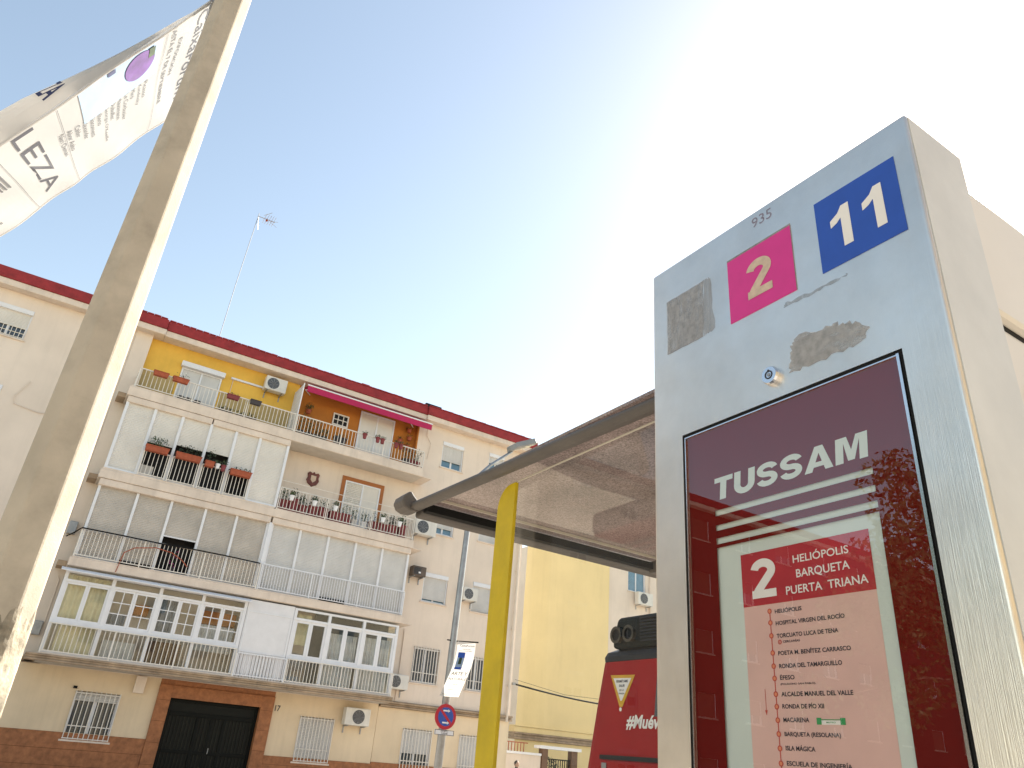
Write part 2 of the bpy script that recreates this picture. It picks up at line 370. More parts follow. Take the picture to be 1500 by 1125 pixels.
# ================================================================= MAIN APARTMENT BUILDING
YF = 27.0
bld = thing('apartment_building', 'cream five storey apartment block with stacked balconies and dark red roof edge', 'building', (9, 27, 0))
bx('core', 'cream', bld, .33, 17.35, 27.32, 38, 0, 14.2)
def wall_holes(name, m_, parent, x0, x1, z0, z1, holes, y0, depth):
    xs = sorted({x0, x1}|{h[0] for h in holes}|{h[1] for h in holes}); zs = sorted({z0, z1}|{h[2] for h in holes}|{h[3] for h in holes})
    mb = MB()
    for i in range(len(xs)-1):
        for j in range(len(zs)-1):
            cx = (xs[i]+xs[i+1])/2; cz = (zs[j]+zs[j+1])/2
            if any(h[0] < cx < h[1] and h[2] < cz < h[3] for h in holes): continue
            mb.quad((xs[i], y0, zs[j]), (xs[i+1], y0, zs[j]), (xs[i+1], y0, zs[j+1]), (xs[i], y0, zs[j+1]))
    for a, b, c, d in holes:
        y1 = y0+depth
        mb.quad((a, y0, c), (a, y0, d), (a, y1, d), (a, y1, c)); mb.quad((b, y0, c), (b, y1, c), (b, y1, d), (b, y0, d))
        mb.quad((a, y0, c), (a, y1, c), (b, y1, c), (b, y0, c)); mb.quad((a, y0, d), (b, y0, d), (b, y1, d), (a, y1, d))
    y1 = y0+depth
    mb.quad((x0, y0, z0), (x0, y0, z1), (x0, y1, z1), (x0, y1, z0)); mb.quad((x1, y0, z0), (x1, y1, z0), (x1, y1, z1), (x1, y0, z1))
    mb.quad((x0, y0, z1), (x1, y0, z1), (x1, y1, z1), (x0, y1, z1))
    return mb.build(name, m_, parent)

def slats(mb, x0, x1, y, z0, z1, p=.05, d=.012):
    n = max(1, round((z1-z0)/p)); h = (z1-z0)/n
    for k in range(n):
        a = z0+k*h
        mb.quad((x0, y, a), (x1, y, a), (x1, y-d, a+h*.25), (x0, y-d, a+h*.25))
        mb.quad((x0, y-d, a+h*.25), (x1, y-d, a+h*.25), (x1, y, a+h), (x0, y, a+h))
    return mb
def frame(mb, x0, x1, y0, y1, z0, z1, t):
    mb.box(x0, x0+t, y0, y1, z0, z1); mb.box(x1-t, x1, y0, y1, z0, z1)
    mb.box(x0+t, x1-t, y0, y1, z0, z0+t); mb.box(x0+t, x1-t, y0, y1, z1-t, z1); return mb
def window(parent, x0, x1, z0, z1, y, shut=.0, shm='shut_b', pane='glassb', box=True, sill=True, grille=None):
    # y: wall plane; the window sits in the reveal; shut: share of the height covered by the roller shutter
    yy = y+.10
    mb = frame(MB(), x0+.012, x1-.012, yy, yy+.07, z0+.012, z1-.012, .055); xm = (x0+x1)/2; mb.box(xm-.04, xm+.04, yy+.002, yy+.06, z0+.068, z1-.068)
    wdw = mb.build('window', 'white', parent, .006)
    for a, b in ((x0+.06, xm-.035), (xm+.035, x1-.06)):
        MB().box(a, b, yy+.03, yy+.04, z0+.06, z1-.06).build('pane', pane, wdw)
    if shut > 0:
        zb = z1-(z1-z0)*shut
        mb = slats(MB(), x0+.04, x1-.04, yy-.03, max(zb, z0+.02), z1-.03, .048)
        mb.box(x0+.04, x1-.04, yy-.045, yy-.02, max(zb, z0+.01)-.0, max(zb, z0+.01)+.045)
        mb.build('shutter', shm, wdw)
        for a in (x0+.005, x1-.045): MB().box(a, a+.04, yy-.06, yy-.004, z0+.01, z1-.01).build('shutter_guide', 'white', wdw)
    if box: MB().box(x0-.0+.004, x1-.004, y-.02, yy-.001, z1-.16, z1-.004).build('shutter_box', 'white', wdw, .01)
    if sill: MB().box(x0-.06, x1+.06, y-.05, y+.095, z0-.055, z0-.004).build('sill', 'slab', wdw, .008)
    if grille:
        gm = MB(); n = int((x1-x0)/grille)
        for k in range(n+1):
            x = x0+.02+(x1-x0-.04)*k/n; gm.box(x-.011, x+.011, y-.07, y-.048, z0+.01, z1+.02)
        for zz in (z0+.03, z0+(z1-z0)*.28, z1-.05): gm.box(x0, x1, y-.046, y-.030, zz-.014, zz+.014)
        for xx in (x0+.02, x1-.02):
            for zz in (z0+.03, z1-.05): gm.box(xx-.014, xx+.014, y-.03, y+.06, zz-.012, zz+.012)
        gm.build('grille', 'whitep', wdw)
    return wdw

# wall faces
HR = [(12.92, 13.96, 12.46, 13.62), (15.25, 16.05, 12.46, 13.75),
      (12.94, 13.90, 9.58, 10.62), (15.12, 16.04, 9.72, 10.75),
      (12.84, 13.93, 6.84, 7.97), (15.09, 16.04, 6.83, 8.0)]
HR1 = [(12.82, 13.93, 3.89, 5.15), (15.22, 16.03, 3.87, 5.10)]
HRG = [(12.81, 14.0, .85, 2.31), (15.18, 16.25, .85, 2.29)]
wall_holes('wall', 'cream', bld, 11.72, 17.35, 3.16, 14.2, HR+HR1, YF, .32)
wall_holes('wall', 'cream_g', bld, 11.74, 17.33, 1.15, 2.93, [(a, b, 1.16, d) for a, b, c, d in HRG], YF+.02, .30)
wall_holes('wall', 'cream_g', bld, .36, 4.29, 1.27, 3.0, [(2.03, 3.28, 1.28, 2.40)], YF, .32)
wall_holes('wall', 'cream_g', bld, 7.95, 11.72, 1.09, 3.0, [(8.94, 10.16, 1.10, 2.35)], YF, .32)
bx('pilaster', 'cream', bld, .33, .88, 26.97, 27.32, 3.16, 14.2)
bx('wall', 'cream', bld, .88, 11.72, 27.0, 27.32, 3.0, 11.5)
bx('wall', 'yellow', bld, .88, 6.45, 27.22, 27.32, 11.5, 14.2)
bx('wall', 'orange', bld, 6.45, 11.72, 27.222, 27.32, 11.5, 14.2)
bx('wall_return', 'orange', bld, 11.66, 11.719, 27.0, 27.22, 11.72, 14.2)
# dado of terracotta and the portal surround
for q in ((.34, 4.285, 26.955, 27.3, 0, 1.268), (7.955, 11.735, 26.955, 27.3, 0, 1.088), (11.74, 17.36, 26.98, 27.3, 0, 1.148)): bx('dado', 'dado', bld, *q, bevel=.006)
mb = MB(); mb.box(4.29, 4.69, 26.93, 27.3, 0, 2.84); mb.box(7.53, 7.95, 26.93, 27.3, 0, 2.84); mb.box(4.69, 7.53, 26.932, 27.3, 2.48, 2.838); mb.box(4.292, 7.948, 26.99, 27.3, 2.84, 3.0)
mb.build('portal_surround', 'dado', bld, .006)
# horizontal joints of the dado slabs
mb = MB()
for z in (.42, .84): mb.box(.35, 4.28, 26.9505, 26.956, z-.006, z+.006); mb.box(7.96, 11.73, 26.9505, 26.956, z-.006, z+.006)
for z in (.6, 1.2, 1.8, 2.4): mb.box(4.30, 4.68, 26.9255, 26.931, z-.006, z+.006); mb.box(7.54, 7.94, 26.9255, 26.931, z-.006, z+.006)
mb.build('dado_joint', mat('dado_joint_dark', (.16, .06, .025), .9), bld)
# entrance door
dr = frame(MB(), 4.692, 7.528, 27.12, 27.2, 0.004, 2.478, .09); dr.box(4.79, 7.43, 27.122, 27.19, 2.0, 2.12)
for x in (5.7, 6.12, 6.54): dr.box(x-.05, x+.05, 27.121, 27.2, .1, 2.0)
dr.box(4.79, 7.43, 27.125, 27.19, .95, 1.05)
door = dr.build('door', 'doorm', bld, .006)
MB().box(4.78, 7.44, 27.165, 27.175, .09, 2.39).build('pane', 'doorp', door)
mb = MB()
for k in range(24):
    x = 4.84+k*.11; mb.box(x-.014, x+.014, 27.14, 27.158, .1, 1.99)
mb.build('door_bar', mat('door_bar_bronze', (.018, .020, .014), .6, var=.2, spec=.2), door)['kind'] = 'stuff'
MB().tube([(6.2, 27.10, 1.0), (6.2, 27.08, 1.0), (6.2, 27.08, 1.15), (6.2, 27.10, 1.15)], .012).build('handle', 'metal_g', door)
# house number
v, f = text2d('17', .22, .02); v = fit(v, 8.02, 8.20, 2.42, 2.60)
put_text(MB(), v, f, lambda x, z: (x, 26.992, z)).build('house_number', 'ink', bld)

# windows of the plain bay at the right
for (a, b, c, d), s, gr, pn in zip(HR+HR1, (.72, .35, .74, .97, .90, .97, 0, 0), (None,)*6+(.12, .12), ('glassb',)*6+('slate',)*2):
    window(bld, a, b, c, d, YF, s, 'shut_b', pn, box=(gr is None), grille=gr)
window(bld, 12.81, 14.0, .86, 2.31, YF+.02, .55, 'shut_b', 'glassd', False, False, .13)
window(bld, 15.18, 16.25, .86, 2.29, YF+.02, .98, 'shut_b', 'glassd', False, False, .13)
window(bld, 2.03, 3.28, 1.10, 2.40, YF, .20, 'shut_b', 'glassd', False, True, .135)
window(bld, 8.94, 10.16, .98, 2.35, YF, .98, 'shut_b', 'glassd', False, True, .12)

# slabs
SL = [(3.03, 3.22), (5.72, 5.97), (8.50, 8.78), (11.40, 11.72)]
for i, (a, b) in enumerate(SL):
    s_ = bx('balcony_slab', 'slab' if i else 'ledge', bld, .66 if i else .42, 11.74, 25.98, 27.0, a, b, bevel=.012)
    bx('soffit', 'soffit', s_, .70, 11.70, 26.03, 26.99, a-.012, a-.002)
    if i: bx('drip_ledge', 'slab', s_, 11.745, 12.12, 26.0, 26.99, a-.0, a+.035)
    bx('slab_bracket', 'ledge', s_, .40, .655, 26.35, 26.965, a+.0, a+.16)
    if i == 0:
        for k, (dz, dy) in enumerate(((.0, .05), (.07, .02), (.13, .045))):
            bx('moulding', 'ledge', s_, .40, 11.76, 25.98-dy, 25.979, a+dz, a+dz+.055, bevel=.012)
# ledge running on along the plain bay
for dz, dy, h in ((0, .10, .06), (.065, .06, .06), (.13, .13, .07)):
    bx('string_course', 'ledge', bld, 11.765, 17.42, 27-dy, 27.3, 2.94+dz, 2.94+dz+h, bevel=.012)

# roof edge: beige cornice and red parapet in three stepped lengths
for a, b, yo in ((.2, 1.22, 26.62), (1.22, 11.86, 26.70), (11.86, 17.55, 26.62)):
    bx('cornice', 'slab', bld, a, b-.003, yo, 38, 14.2, 14.43, bevel=.02)
    rf = bx('roof_edge', 'redroof', bld, a-.02, b-.023, yo-.05, 38.05, 14.432, 14.80, bevel=.02)
    mb = MB(); x = a
    while x < b-.1:
        mb.box(x, min(x+.225, b-.03), yo-.075, yo+.3, 14.80, 14.835+random.uniform(0, .02)); x += .235
    stuff(mb.build('ridge_tile', 'redroof', rf, .01))
bx('roof_box', 'redroof', bld, 8.86, 9.2, 27.0, 27.4, 14.84, 15.05)
bx('roof_box', 'dark', bld, 11.75, 12.5, 26.75, 27.2, 14.84, 15.0)
mb = MB(); mb.tube([(17.15, 26.90, 2.9), (17.15, 26.90, 14.2)], .055, 10)
for z in (4.2, 6.4, 8.8, 11.2): mb.box(17.08, 17.22, 26.88, 27.0, z, z+.04)
mb.build('downpipe', 'slab', bld, smooth=False)
mb = MB(); mb.tube([(12.32, 26.975, 3.2), (12.32, 26.975, 5.4), (12.30, 26.975, 5.7)], .018, 6); mb.tube([(.62, 26.95, 4.0), (.62, 26.95, 5.4), (.55, 26.95, 5.5)], .016, 6)
mb.tube([(12.25, 26.975, 12.6), (12.32, 26.96, 13.3), (12.1, 26.96, 13.6), (12.1, 26.96, 14.1)], .014, 6)
mb.build('conduit', 'slab', bld)

def railing(parent, x0, x1, zb, zt, y=26.02, step=.13, ends=(0, 0), m_='whitep', mid=False):
    mb = MB(); mb.box(x0, x1, y-.022, y+.022, zt-.03, zt); mb.box(x0, x1, y-.014, y+.014, zb+.05, zb+.075)
    n = int((x1-x0)/2.2)+1
    for k in range(n+1):
        x = x0+(x1-x0)*k/n; mb.box(x-.016, x+.016, y-.017, y+.017, zb, zt-.031)
    for e, x in zip(ends, (x0, x1)):
        if e: mb.box(x-.015, x+.015, y+.024, 26.98, zt-.03, zt); mb.box(x-.012, x+.012, y+.024, 26.98, zb+.05, zb+.075)
    r = mb.build('railing', m_, parent)
    mb = MB(); n = int((x1-x0)/step)
    for k in range(n):
        x = x0+(x1-x0)*(k+.5)/n; mb.box(x-.009, x+.009, y-.009, y+.009, zb+.076, zt-.031)
    for e, x in zip(ends, (x0, x1)):
        if e:
            for k in range(6): yy = y+.15*(k+1); mb.box(x-.009, x+.009, yy-.009, yy+.009, zb+.076, zt-.031)
    stuff(mb.build('railing_bar', m_, parent))
    return r

# ---- top floor: open balcony, yellow and orange walls
b4 = bx('balcony_kerb', 'slab', bld, .72, 11.70, 25.99, 26.08, 11.722, 11.76)
railing(b4, .80, 6.30, 11.76, 12.47, ends=(1, 0)); railing(b4, 6.34, 11.66, 11.76, 12.47, ends=(0, 1))
def balcony_door(x0, x1, z0, z1, y, leafm='white', panem='shut_w', boxed=True, louvre=False):
    mb = frame(MB(), x0, x1, y-.05, y-.002, z0, z1, .06); xm = (x0+x1)/2; mb.box(xm-.035, xm+.035, y-.048, y-.004, z0+.06, z1-.06)
    d = mb.build('balcony_door', leafm, bld, .005)
    for k, (a, b) in enumerate(((x0+.065, xm-.04), (xm+.04, x1-.065))):
        if louvre and k == 0: slats(MB(), a, b, y-.02, z0+.07, z1-.07, .07, .03).build('shutter_leaf', 'shut_w', d)
        else: bx('pane', panem, d, a, b, y-.03, y-.012, z0+.065, z1-.065)
    if boxed: bx('shutter_box', 'white', d, x0-.06, x1+.06, y-.2, y-.003, z1+.002, z1+.2, bevel=.015)
    return d
balcony_door(2.12, 3.56, 11.73, 13.45, 27.22, 'white', 'shut_b')
balcony_door(9.12, 10.66, 11.73, 13.92, 27.22, 'white', 'shut_w', False)
# wall lattice, wiring duct
TAN = mat('tan_dado_paint', (.46, .34, .15), .9, var=.08)
for a, b in ((.882, 2.05), (3.63, 6.44)): bx('wall_dado', TAN, bld, a, b, 27.205, 27.219, 11.73, 12.93)
lat = frame(MB(), 8.0, 8.66, 27.17, 27.218, 12.98, 13.48, .05)
for k in (1, 2): lat.box(8.0+.22*k-.015, 8.0+.22*k+.015, 27.175, 27.21, 13.03, 13.43)
lat.box(8.05, 8.61, 27.176, 27.209, 13.215, 13.245); lt = lat.build('lattice_window', 'whitep', bld)
bx('pane', 'dark', lt, 8.05, 8.61, 27.211, 27.217, 13.03, 13.43)
bx('wiring_duct', 'white', bld, 3.86, 5.13, 27.15, 27.219, 13.56, 13.63)
mb = MB(); mb.tube([(3.95, 27.2, 13.56), (3.95, 27.2, 12.3)], .012, 6); mb.build('conduit', 'slab', bld)
# privacy screen between the two flats
sc = MB()
sc.box(6.31, 6.35, 26.10, 26.14, 11.722, 13.82); sc.box(6.31, 6.35, 27.14, 27.18, 11.722, 13.82)
for k in range(7): sc.box(6.315, 6.345, 26.14, 27.14, 11.80+k*.32, 11.86+k*.32)
for k in range(1, 6): sc.box(6.32, 6.34, 26.10+k*.17, 26.13+k*.17, 11.86, 13.8)
scr = sc.build('privacy_screen', 'white', bld)
bx('screen_panel', 'shut_w', scr, 6.326, 6.334, 26.14, 27.14, 11.75, 13.8)
# awning
mb = MB(); mb.hexa([(6.62, 27.18, 14.08), (11.72, 27.18, 14.08), (12.02, 26.50, 13.92), (6.58, 26.50, 13.92)], [(6.62, 27.18, 14.10), (11.72, 27.18, 14.10), (12.02, 26.50, 13.94), (6.58, 26.50, 13.94)])
aw = mb.build('awning', 'awning', bld)
bx('awning_valance', 'awning', aw, 6.58, 12.04, 26.475, 26.497, 13.70, 13.945)
bx('awning_bar', 'white', aw, 6.56, 12.06, 26.46, 26.50, 13.947, 14.0, bevel=.008)
mb = MB()
for x in (6.9, 11.5): mb.tube([(x, 27.2, 13.9), (x-.3, 26.85, 13.9), (x, 26.52, 13.9)], .018, 6)
mb.build('awning_arm', 'white', aw)

# ---- third floor: shuttered gallery at left, open balcony at right
b3 = bx('gallery_sill', 'slab', bld, .70, 6.26, 25.99, 26.2, 8.782, 8.84)
XS3 = [.77, 1.66, 2.55, 3.51, 4.38, 5.23, 6.26]
mb = MB()
for x in XS3: mb.box(x-.045, x+.045, 26.02, 26.14, 8.84, 11.2)
mb.box(.73, 6.30, 26.025, 26.135, 8.841, 8.90)
gf = mb.build('gallery_frame', 'white', bld, .006)
bx('shutter_box', 'slab', gf, .72, 3.49, 25.99, 26.3, 11.17, 11.385, bevel=.02); bx('shutter_box', 'slab', gf, 3.53, 6.31, 25.99, 26.3, 11.17, 11.385, bevel=.02)
bot = [8.90, 10.02, 10.16, 10.20, 9.80, 8.90]
for k in range(6): slats(MB(), XS3[k]+.045, XS3[k+1]-.045, 26.09, bot[k], 11.18, .055, .012).build('shutter', 'shut_w', gf)
mb = slats(MB(), 0, 1, 0, 8.9, 11.2, .055); mb.v = [(.76+y*1, 26.15+x*.84, z) for x, y, z in mb.v]; mb.build('shutter', 'shut_w', gf)
for k in range(1, 5): railing(gf, XS3[k]+.05, XS3[k+1]-.05, 8.84, 9.72, 25.965, .115)
bx('interior_shade_panel', 'dark', gf, .85, 6.2, 26.45, 26.6, 8.84, 11.3); bx('lowered_blind', 'shut_w', gf, 1.72, 2.15, 26.3, 26.33, 8.85, 9.3)  # black panel added so the open bays read as unlit depth
bx('gallery_side', 'shut_w', bld, 6.262, 6.30, 26.15, 26.99, 8.84, 11.38)
b3r = bx('balcony_kerb', 'slab', bld, 6.30, 11.70, 25.99, 26.08, 8.782, 8.82)
railing(b3r, 6.34, 11.66, 8.82, 9.62, ends=(0, 1), step=.125)
mb = MB(); mb.tube([(6.3, 26.0, 9.86), (9, 26.0, 9.86), (11.66, 26.0, 9.9)], .010, 6); mb.tube([(11.66, 26.0, 8.82), (11.66, 26.0, 9.9)], .012, 6); mb.tube([(9.0, 26.0, 9.62), (9.0, 26.0, 9.87)], .01, 6)
for k in range(4): mb.tube([(11.66, 26.0, 9.66+k*.06), (11.66, 26.9, 9.66+k*.06)], .008, 6)
mb.build('clothes_line', 'whitep', b3r)
balcony_door(8.95, 10.42, 8.79, 10.80, 27.0, 'white', 'shut_w', False, True)
mb = MB(); mb.box(8.80, 8.945, 26.965, 26.999, 8.79, 10.96); mb.box(10.425, 10.57, 26.965, 26.999, 8.79, 10.96); mb.box(8.945, 10.425, 26.965, 26.999, 10.805, 10.96)
mb.build('door_surround', mat('brown_surround', (.36, .13, .04), .8), bld)
# ---- second floor: two shuttered galleries behind one long railing
XS2 = [.80, 1.94, 2.99, 4.08, 5.12, 6.19]; XS2b = [6.36, 7.38, 8.44, 9.50, 10.57, 11.64]
for xs, sm, hb in ((XS2, 'shut_g', True), (XS2b, 'shut_b', False)):
    mb = MB()
    for x in xs: mb.box(x-.04, x+.04, 26.09, 26.2, 5.98, 8.3)
    mb.box(xs[0]-.04, xs[-1]+.04, 26.095, 26.195, 5.975, 6.04)
    gf2 = mb.build('gallery_frame', 'white', bld, .006)
    bx('shutter_box', 'slab', gf2, xs[0]-.06, xs[-1]+.05, 26.0, 26.36, 8.275, 8.487, bevel=.02)
    for k in range(5):
        zb = 7.16 if (hb and k == 2) else 6.04
        slats(MB(), xs[k]+.04, xs[k+1]-.04, 26.15, zb, 8.29, .052, .012).build('shutter', sm, gf2)
        if hb and k == 2: bx('shutter_rail', 'white', gf2, xs[k]+.04, xs[k+1]-.04, 26.12, 26.16, 7.12, 7.16)
    bx('gallery_side', sm, gf2, xs[0]-.038, xs[0]-.01, 26.21, 26.98, 5.98, 8.48) if hb else bx('gallery_side', sm, gf2, xs[-1]+.005, xs[-1]+.035, 26.21, 26.98, 5.98, 8.48)
bx('gallery_post', 'white', bld, 6.22, 6.33, 26.03, 26.2, 5.975, 8.3, bevel=.006)
b2 = bx('balcony_kerb', 'slab', bld, .70, 11.70, 25.985, 26.06, 5.972, 6.0)
railing(b2, .74, 6.24, 6.0, 6.87, 26.01, .115, ends=(1, 0)); railing(b2, 6.30, 11.66, 6.0, 6.87, 26.01, .095, ends=(0, 1), m_='white')
bx('interior_shade_panel', 'dark', bld, 2.9, 4.2, 26.5, 26.6, 5.98, 8.3); bx('floor_vent', 'dark', bld, 8.48, 9.42, 26.075, 26.12, 5.99, 6.15); bx('floor_vent', 'dark', bld, 1.98, 2.90, 26.075, 26.12, 6.0, 6.14)  # black panel behind the open bay stands in for the room's darkness
mb = MB(); pts = [(.40, 26.9, 6.70), (.55, 26.3, 6.72), (.72, 25.95, 6.85)]+[(x, 25.95, 6.85+.015*math.sin(x*1.7)) for x in (1.9, 3, 4.1, 5.2, 6.2)]
mb.tube(pts, .022, 7); mb.build('facade_cable', 'black', bld, smooth=True)
mb = MB(); mb.tube([(2.02, 25.955, 6.1), (2.05, 25.95, 6.35), (2.3, 25.95, 6.55), (2.9, 25.95, 6.68), (3.4, 25.95, 6.62), (3.75, 25.95, 6.45), (3.95, 25.95, 6.28)], .016, 6)
mb.tube([(2.02, 25.955, 6.1), (2.0, 25.96, 5.9), (1.98, 25.96, 5.74)], .012, 6); mb.build('dry_stem', 'terra', bld, smooth=True)

# ---- first floor: glazed galleries
b1 = bx('balcony_kerb', 'slab', bld, .68, 11.70, 25.985, 26.06, 3.222, 3.25)
def sash(parent, x0, x1, z0, z1, grid=None, t=.06, y=26.10):
    s_ = frame(MB(), x0, x1, y, y+.06, z0, z1, t)
    if grid:
        for k in range(1, grid[0]): xx = x0+t+(x1-x0-2*t)*k/grid[0]; s_.box(xx-.012, xx+.012, y+.01, y+.05, z0+t, z1-t)
        for k in range(1, grid[1]): zz = z0+t+(z1-z0-2*t)*k/grid[1]; s_.box(x0+t, x1-t, y+.012, y+.048, zz-.012, zz+.012)
    o = s_.build('sash', 'white', parent); bx('pane', 'glass', o, x0+t-.005, x1-t+.005, y+.025, y+.031, z0+t-.005, z1-t+.005); return o
mb = MB()
for x in (.75, 2.06, 3.44, 4.74, 6.10): mb.box(x-.05, x+.05, 26.07, 26.19, 3.25, 5.56)
mb.box(.70, 6.15, 26.065, 26.195, 4.06, 4.19); mb.box(.70, 6.15, 26.066, 26.194, 5.27, 5.34); mb.box(.70, 6.15, 26.068, 26.192, 5.53, 5.60); mb.box(.70, 6.15, 26.067, 26.193, 3.252, 3.31)
gl = mb.build('gallery_frame', 'white', bld, .006)
e1 = [.80, 1.40, 2.01, 2.11, 2.75, 3.39, 3.49, 4.08, 4.69, 4.79, 5.42, 6.05]
for k, (a, b) in enumerate(((.80, 1.405), (1.41, 2.01), (2.11, 2.745), (2.75, 3.39), (3.49, 4.085), (4.09, 4.69), (4.79, 5.415), (5.42, 6.05))):
    sash(gl, a, b, 4.19, 5.27, (2, 3) if k > 1 else None)
    bx('transom_pane', 'glass', gl, a, b, 26.12, 26.126, 5.34, 5.53)
for a, b in ((.80, 2.01), (2.11, 3.39), (3.49, 4.69), (4.79, 6.05)): bx('lower_pane', 'glass', gl, a, b, 26.12, 26.126, 3.31, 4.06)
mb = MB(); mb.hexa([(.55, 25.80, 5.53), (6.2, 25.80, 5.53), (6.2, 26.06, 5.64), (.55, 26.06, 5.64)], [(.55, 25.80, 5.55), (6.2, 25.80, 5.55), (6.2, 26.06, 5.66), (.55, 26.06, 5.66)]); mb.build('rain_hood', 'white', gl)
for xx, nm in ((.70, 'glass'), ): bx('side_pane', nm, gl, xx, xx+.006, 26.2, 26.98, 3.3, 5.56)
railing(b1, .72, 6.12, 3.25, 4.08, 26.0, .13, ends=(1, 0))
# white blind panel between the two galleries
bp_ = bx('blind_panel', 'canvas_w', bld, 6.16, 7.74, 26.06, 26.2, 3.97, 5.66, bevel=.01)
frame(MB(), 6.2, 7.7, 26.045, 26.06, 4.02, 5.3, .035).build('blind_trim', 'white', bp_)
slm = MB()
for k in range(15): slm.box(6.17+k*.1045, 6.255+k*.1045, 26.07, 26.10, 3.25, 3.969)
slm.build('panel_board', 'canvas_w', bp_)
railing(b1, 6.16, 7.78, 3.25, 3.98, 26.0, .11, m_='white')
mb = MB()
for x in (7.80, 9.03, 10.33, 11.62): mb.box(x-.05, x+.05, 26.07, 26.19, 3.25, 5.64)
mb.box(7.75, 11.67, 26.065, 26.195, 3.98, 4.09); mb.box(7.75, 11.67, 26.066, 26.194, 5.25, 5.33); mb.box(7.75, 11.67, 26.068, 26.192, 5.57, 5.64); mb.box(7.75, 11.67, 26.067, 26.193, 3.252, 3.30)
gr_ = mb.build('gallery_frame', 'white', bld, .006)
for a, b in ((7.85, 8.405), (8.41, 8.98), (9.08, 9.675), (9.68, 10.28), (10.38, 10.965), (10.97, 11.57)): sash(gr_, a, b, 4.09, 5.25, None, .075)
for a, b in ((7.85, 8.98), (9.08, 10.28), (10.38, 11.57)):
    bx('transom_pane', 'glass', gr_, a, b, 26.12, 26.126, 5.33, 5.57); bx('lower_pane', 'glass', gr_, a, b, 26.12, 26.126, 3.30, 3.98)
bx('side_pane', 'glass', gr_, 11.65, 11.656, 26.2, 26.98, 3.3, 5.56)
railing(b1, 7.82, 11.66, 3.25, 4.0, 26.0, .115, ends=(0, 1))
# curtains, blinds and furniture inside the galleries
def curtain(x0, x1, z0, z1, y, m_, fold=.09):
    mb = MB(); n = max(2, int((x1-x0)/.035)); pts = [(x0+(x1-x0)*k/n, y+.03*math.sin((x0+(x1-x0)*k/n)/fold*6.28)) for k in range(n+1)]
    for p, q in zip(pts, pts[1:]): mb.quad((p[0], p[1], z0), (q[0], q[1], z0), (q[0], q[1], z1), (p[0], p[1], z1))
    return mb.build('curtain', m_, bld, smooth=True)
curtain(.82, 1.99, 4.2, 5.5, 26.3, 'curtain_y', .2); curtain(1.0, 2.0, 3.3, 4.1, 26.35, 'curtain_y', .2)
curtain(3.52, 4.05, 4.15, 5.4, 26.4, 'curtain_b'); curtain(4.8, 6.0, 3.9, 4.7, 26.45, 'curtain', .15); curtain(2.2, 2.7, 4.15, 4.6, 26.5, 'curtain_b')
curtain(9.1, 10.26, 3.35, 5.05, 26.4, 'curtain'); curtain(10.4, 11.55, 3.35, 5.1, 26.4, 'curtain'); curtain(7.86, 8.5, 4.5, 5.5, 26.4, 'curtain_y', .3)
bx('dark_back_panel', mat('interior_shade_grey', (.16, .17, .18), .8), bld, 8.75, 11.6, 26.85, 26.9, 3.23, 5.7); bx('cupboard', 'brown', bld, 3.6, 4.5, 26.5, 26.9, 3.25, 4.0); bx('cupboard', 'curtain', bld, 2.3, 3.2, 26.6, 26.95, 3.25, 3.85); bx('cupboard', 'curtain_b', bld, 7.9, 8.4, 26.4, 26.7, 3.25, 3.5)  # dark back panel added so the right gallery interior reads as shaded
bx('cupboard', 'orange', bld, 4.9, 6.0, 26.6, 26.95, 4.75, 5.15); bx('cupboard', 'orange', bld, 2.9, 3.3, 26.6, 26.95, 4.7, 5.0)
# meter boxes on the pilaster
for z in (6.98, 3.95): bx('meter_box', 'metal_g', bld, .26+.1, .60, 26.84, 26.969, z-.2, z+.2, bevel=.02)
bx('junction_box', 'black', bld, 1.93, 2.03, 26.93, 26.999, 2.45, 2.52); bx('wiring_duct', 'cream', bld, 3.55, 3.85, 26.9, 26.999, 2.5, 2.99, bevel=.01)

# ================================================================= AIR CONDITIONERS
def ac_unit(x, y, z, label, wd=.82, ht=.56, dp=.30, casing='acw', fan=True, fx=.34):
    t = thing('air_conditioner', label, 'air conditioner', (x+wd/2, y, z), 'air conditioners on the facades')
    bx('casing', casing, t, x, x+wd, y-dp-.1, y-.1, z, z+ht, bevel=.025)
    if fan:
        cx = x+wd*fx*1.05; cz = z+ht*.5; r = ht*.40
        MB().disc((cx, y-dp-.104, cz), (0, -1, 0), r).build('fan_opening', 'acd', t)
        mb = MB()
        for k in range(1, 6): mb.ring((cx, y-dp-.109, cz), (0, -1, 0), r*k/5-.006, r*k/5+.004)
        for k in range(4): a = math.pi*k/4; mb.tube([(cx-math.cos(a)*r, y-dp-.110, cz-math.sin(a)*r), (cx+math.cos(a)*r, y-dp-.110, cz+math.sin(a)*r)], .005, 4)
        mb.build('fan_grille', 'metal_g', t); MB().disc((cx, y-dp-.113, cz), (0, -1, 0), r*.18).build('fan_hub', 'acd', t)
    else:
        mb = MB()
        for k in range(6): mb.box(x+.05, x+wd*.6, y-dp-.112, y-dp-.1005, z+.06+k*(ht-.12)/6, z+.06+k*(ht-.12)/6+.03)
        mb.build('louvre', 'acd', t); bx('badge', 'white', t, x+wd*.42, x+wd*.58, y-dp-.116, y-dp-.1125, z+.1, z+.16)
    for k in (.15, .85):
        q = [(y-dp-.1, z-.004), (y-dp-.1, z-.03), (y-.03, z-.05), (y-.03, z-.25), (y, z-.25), (y, z-.004)]
        MB().hexa([(x+wd*k-.02, *p) for p in q], [(x+wd*k+.02, *p) for p in q]).build('bracket', 'metal_g', t)
    return t
ac_unit(5.05, 27.22, 13.46, 'white air conditioner high on the yellow balcony wall')
ac_unit(11.98, 27.0, 9.30, 'white air conditioner beside the balcony with the brown framed door', .95, .62)
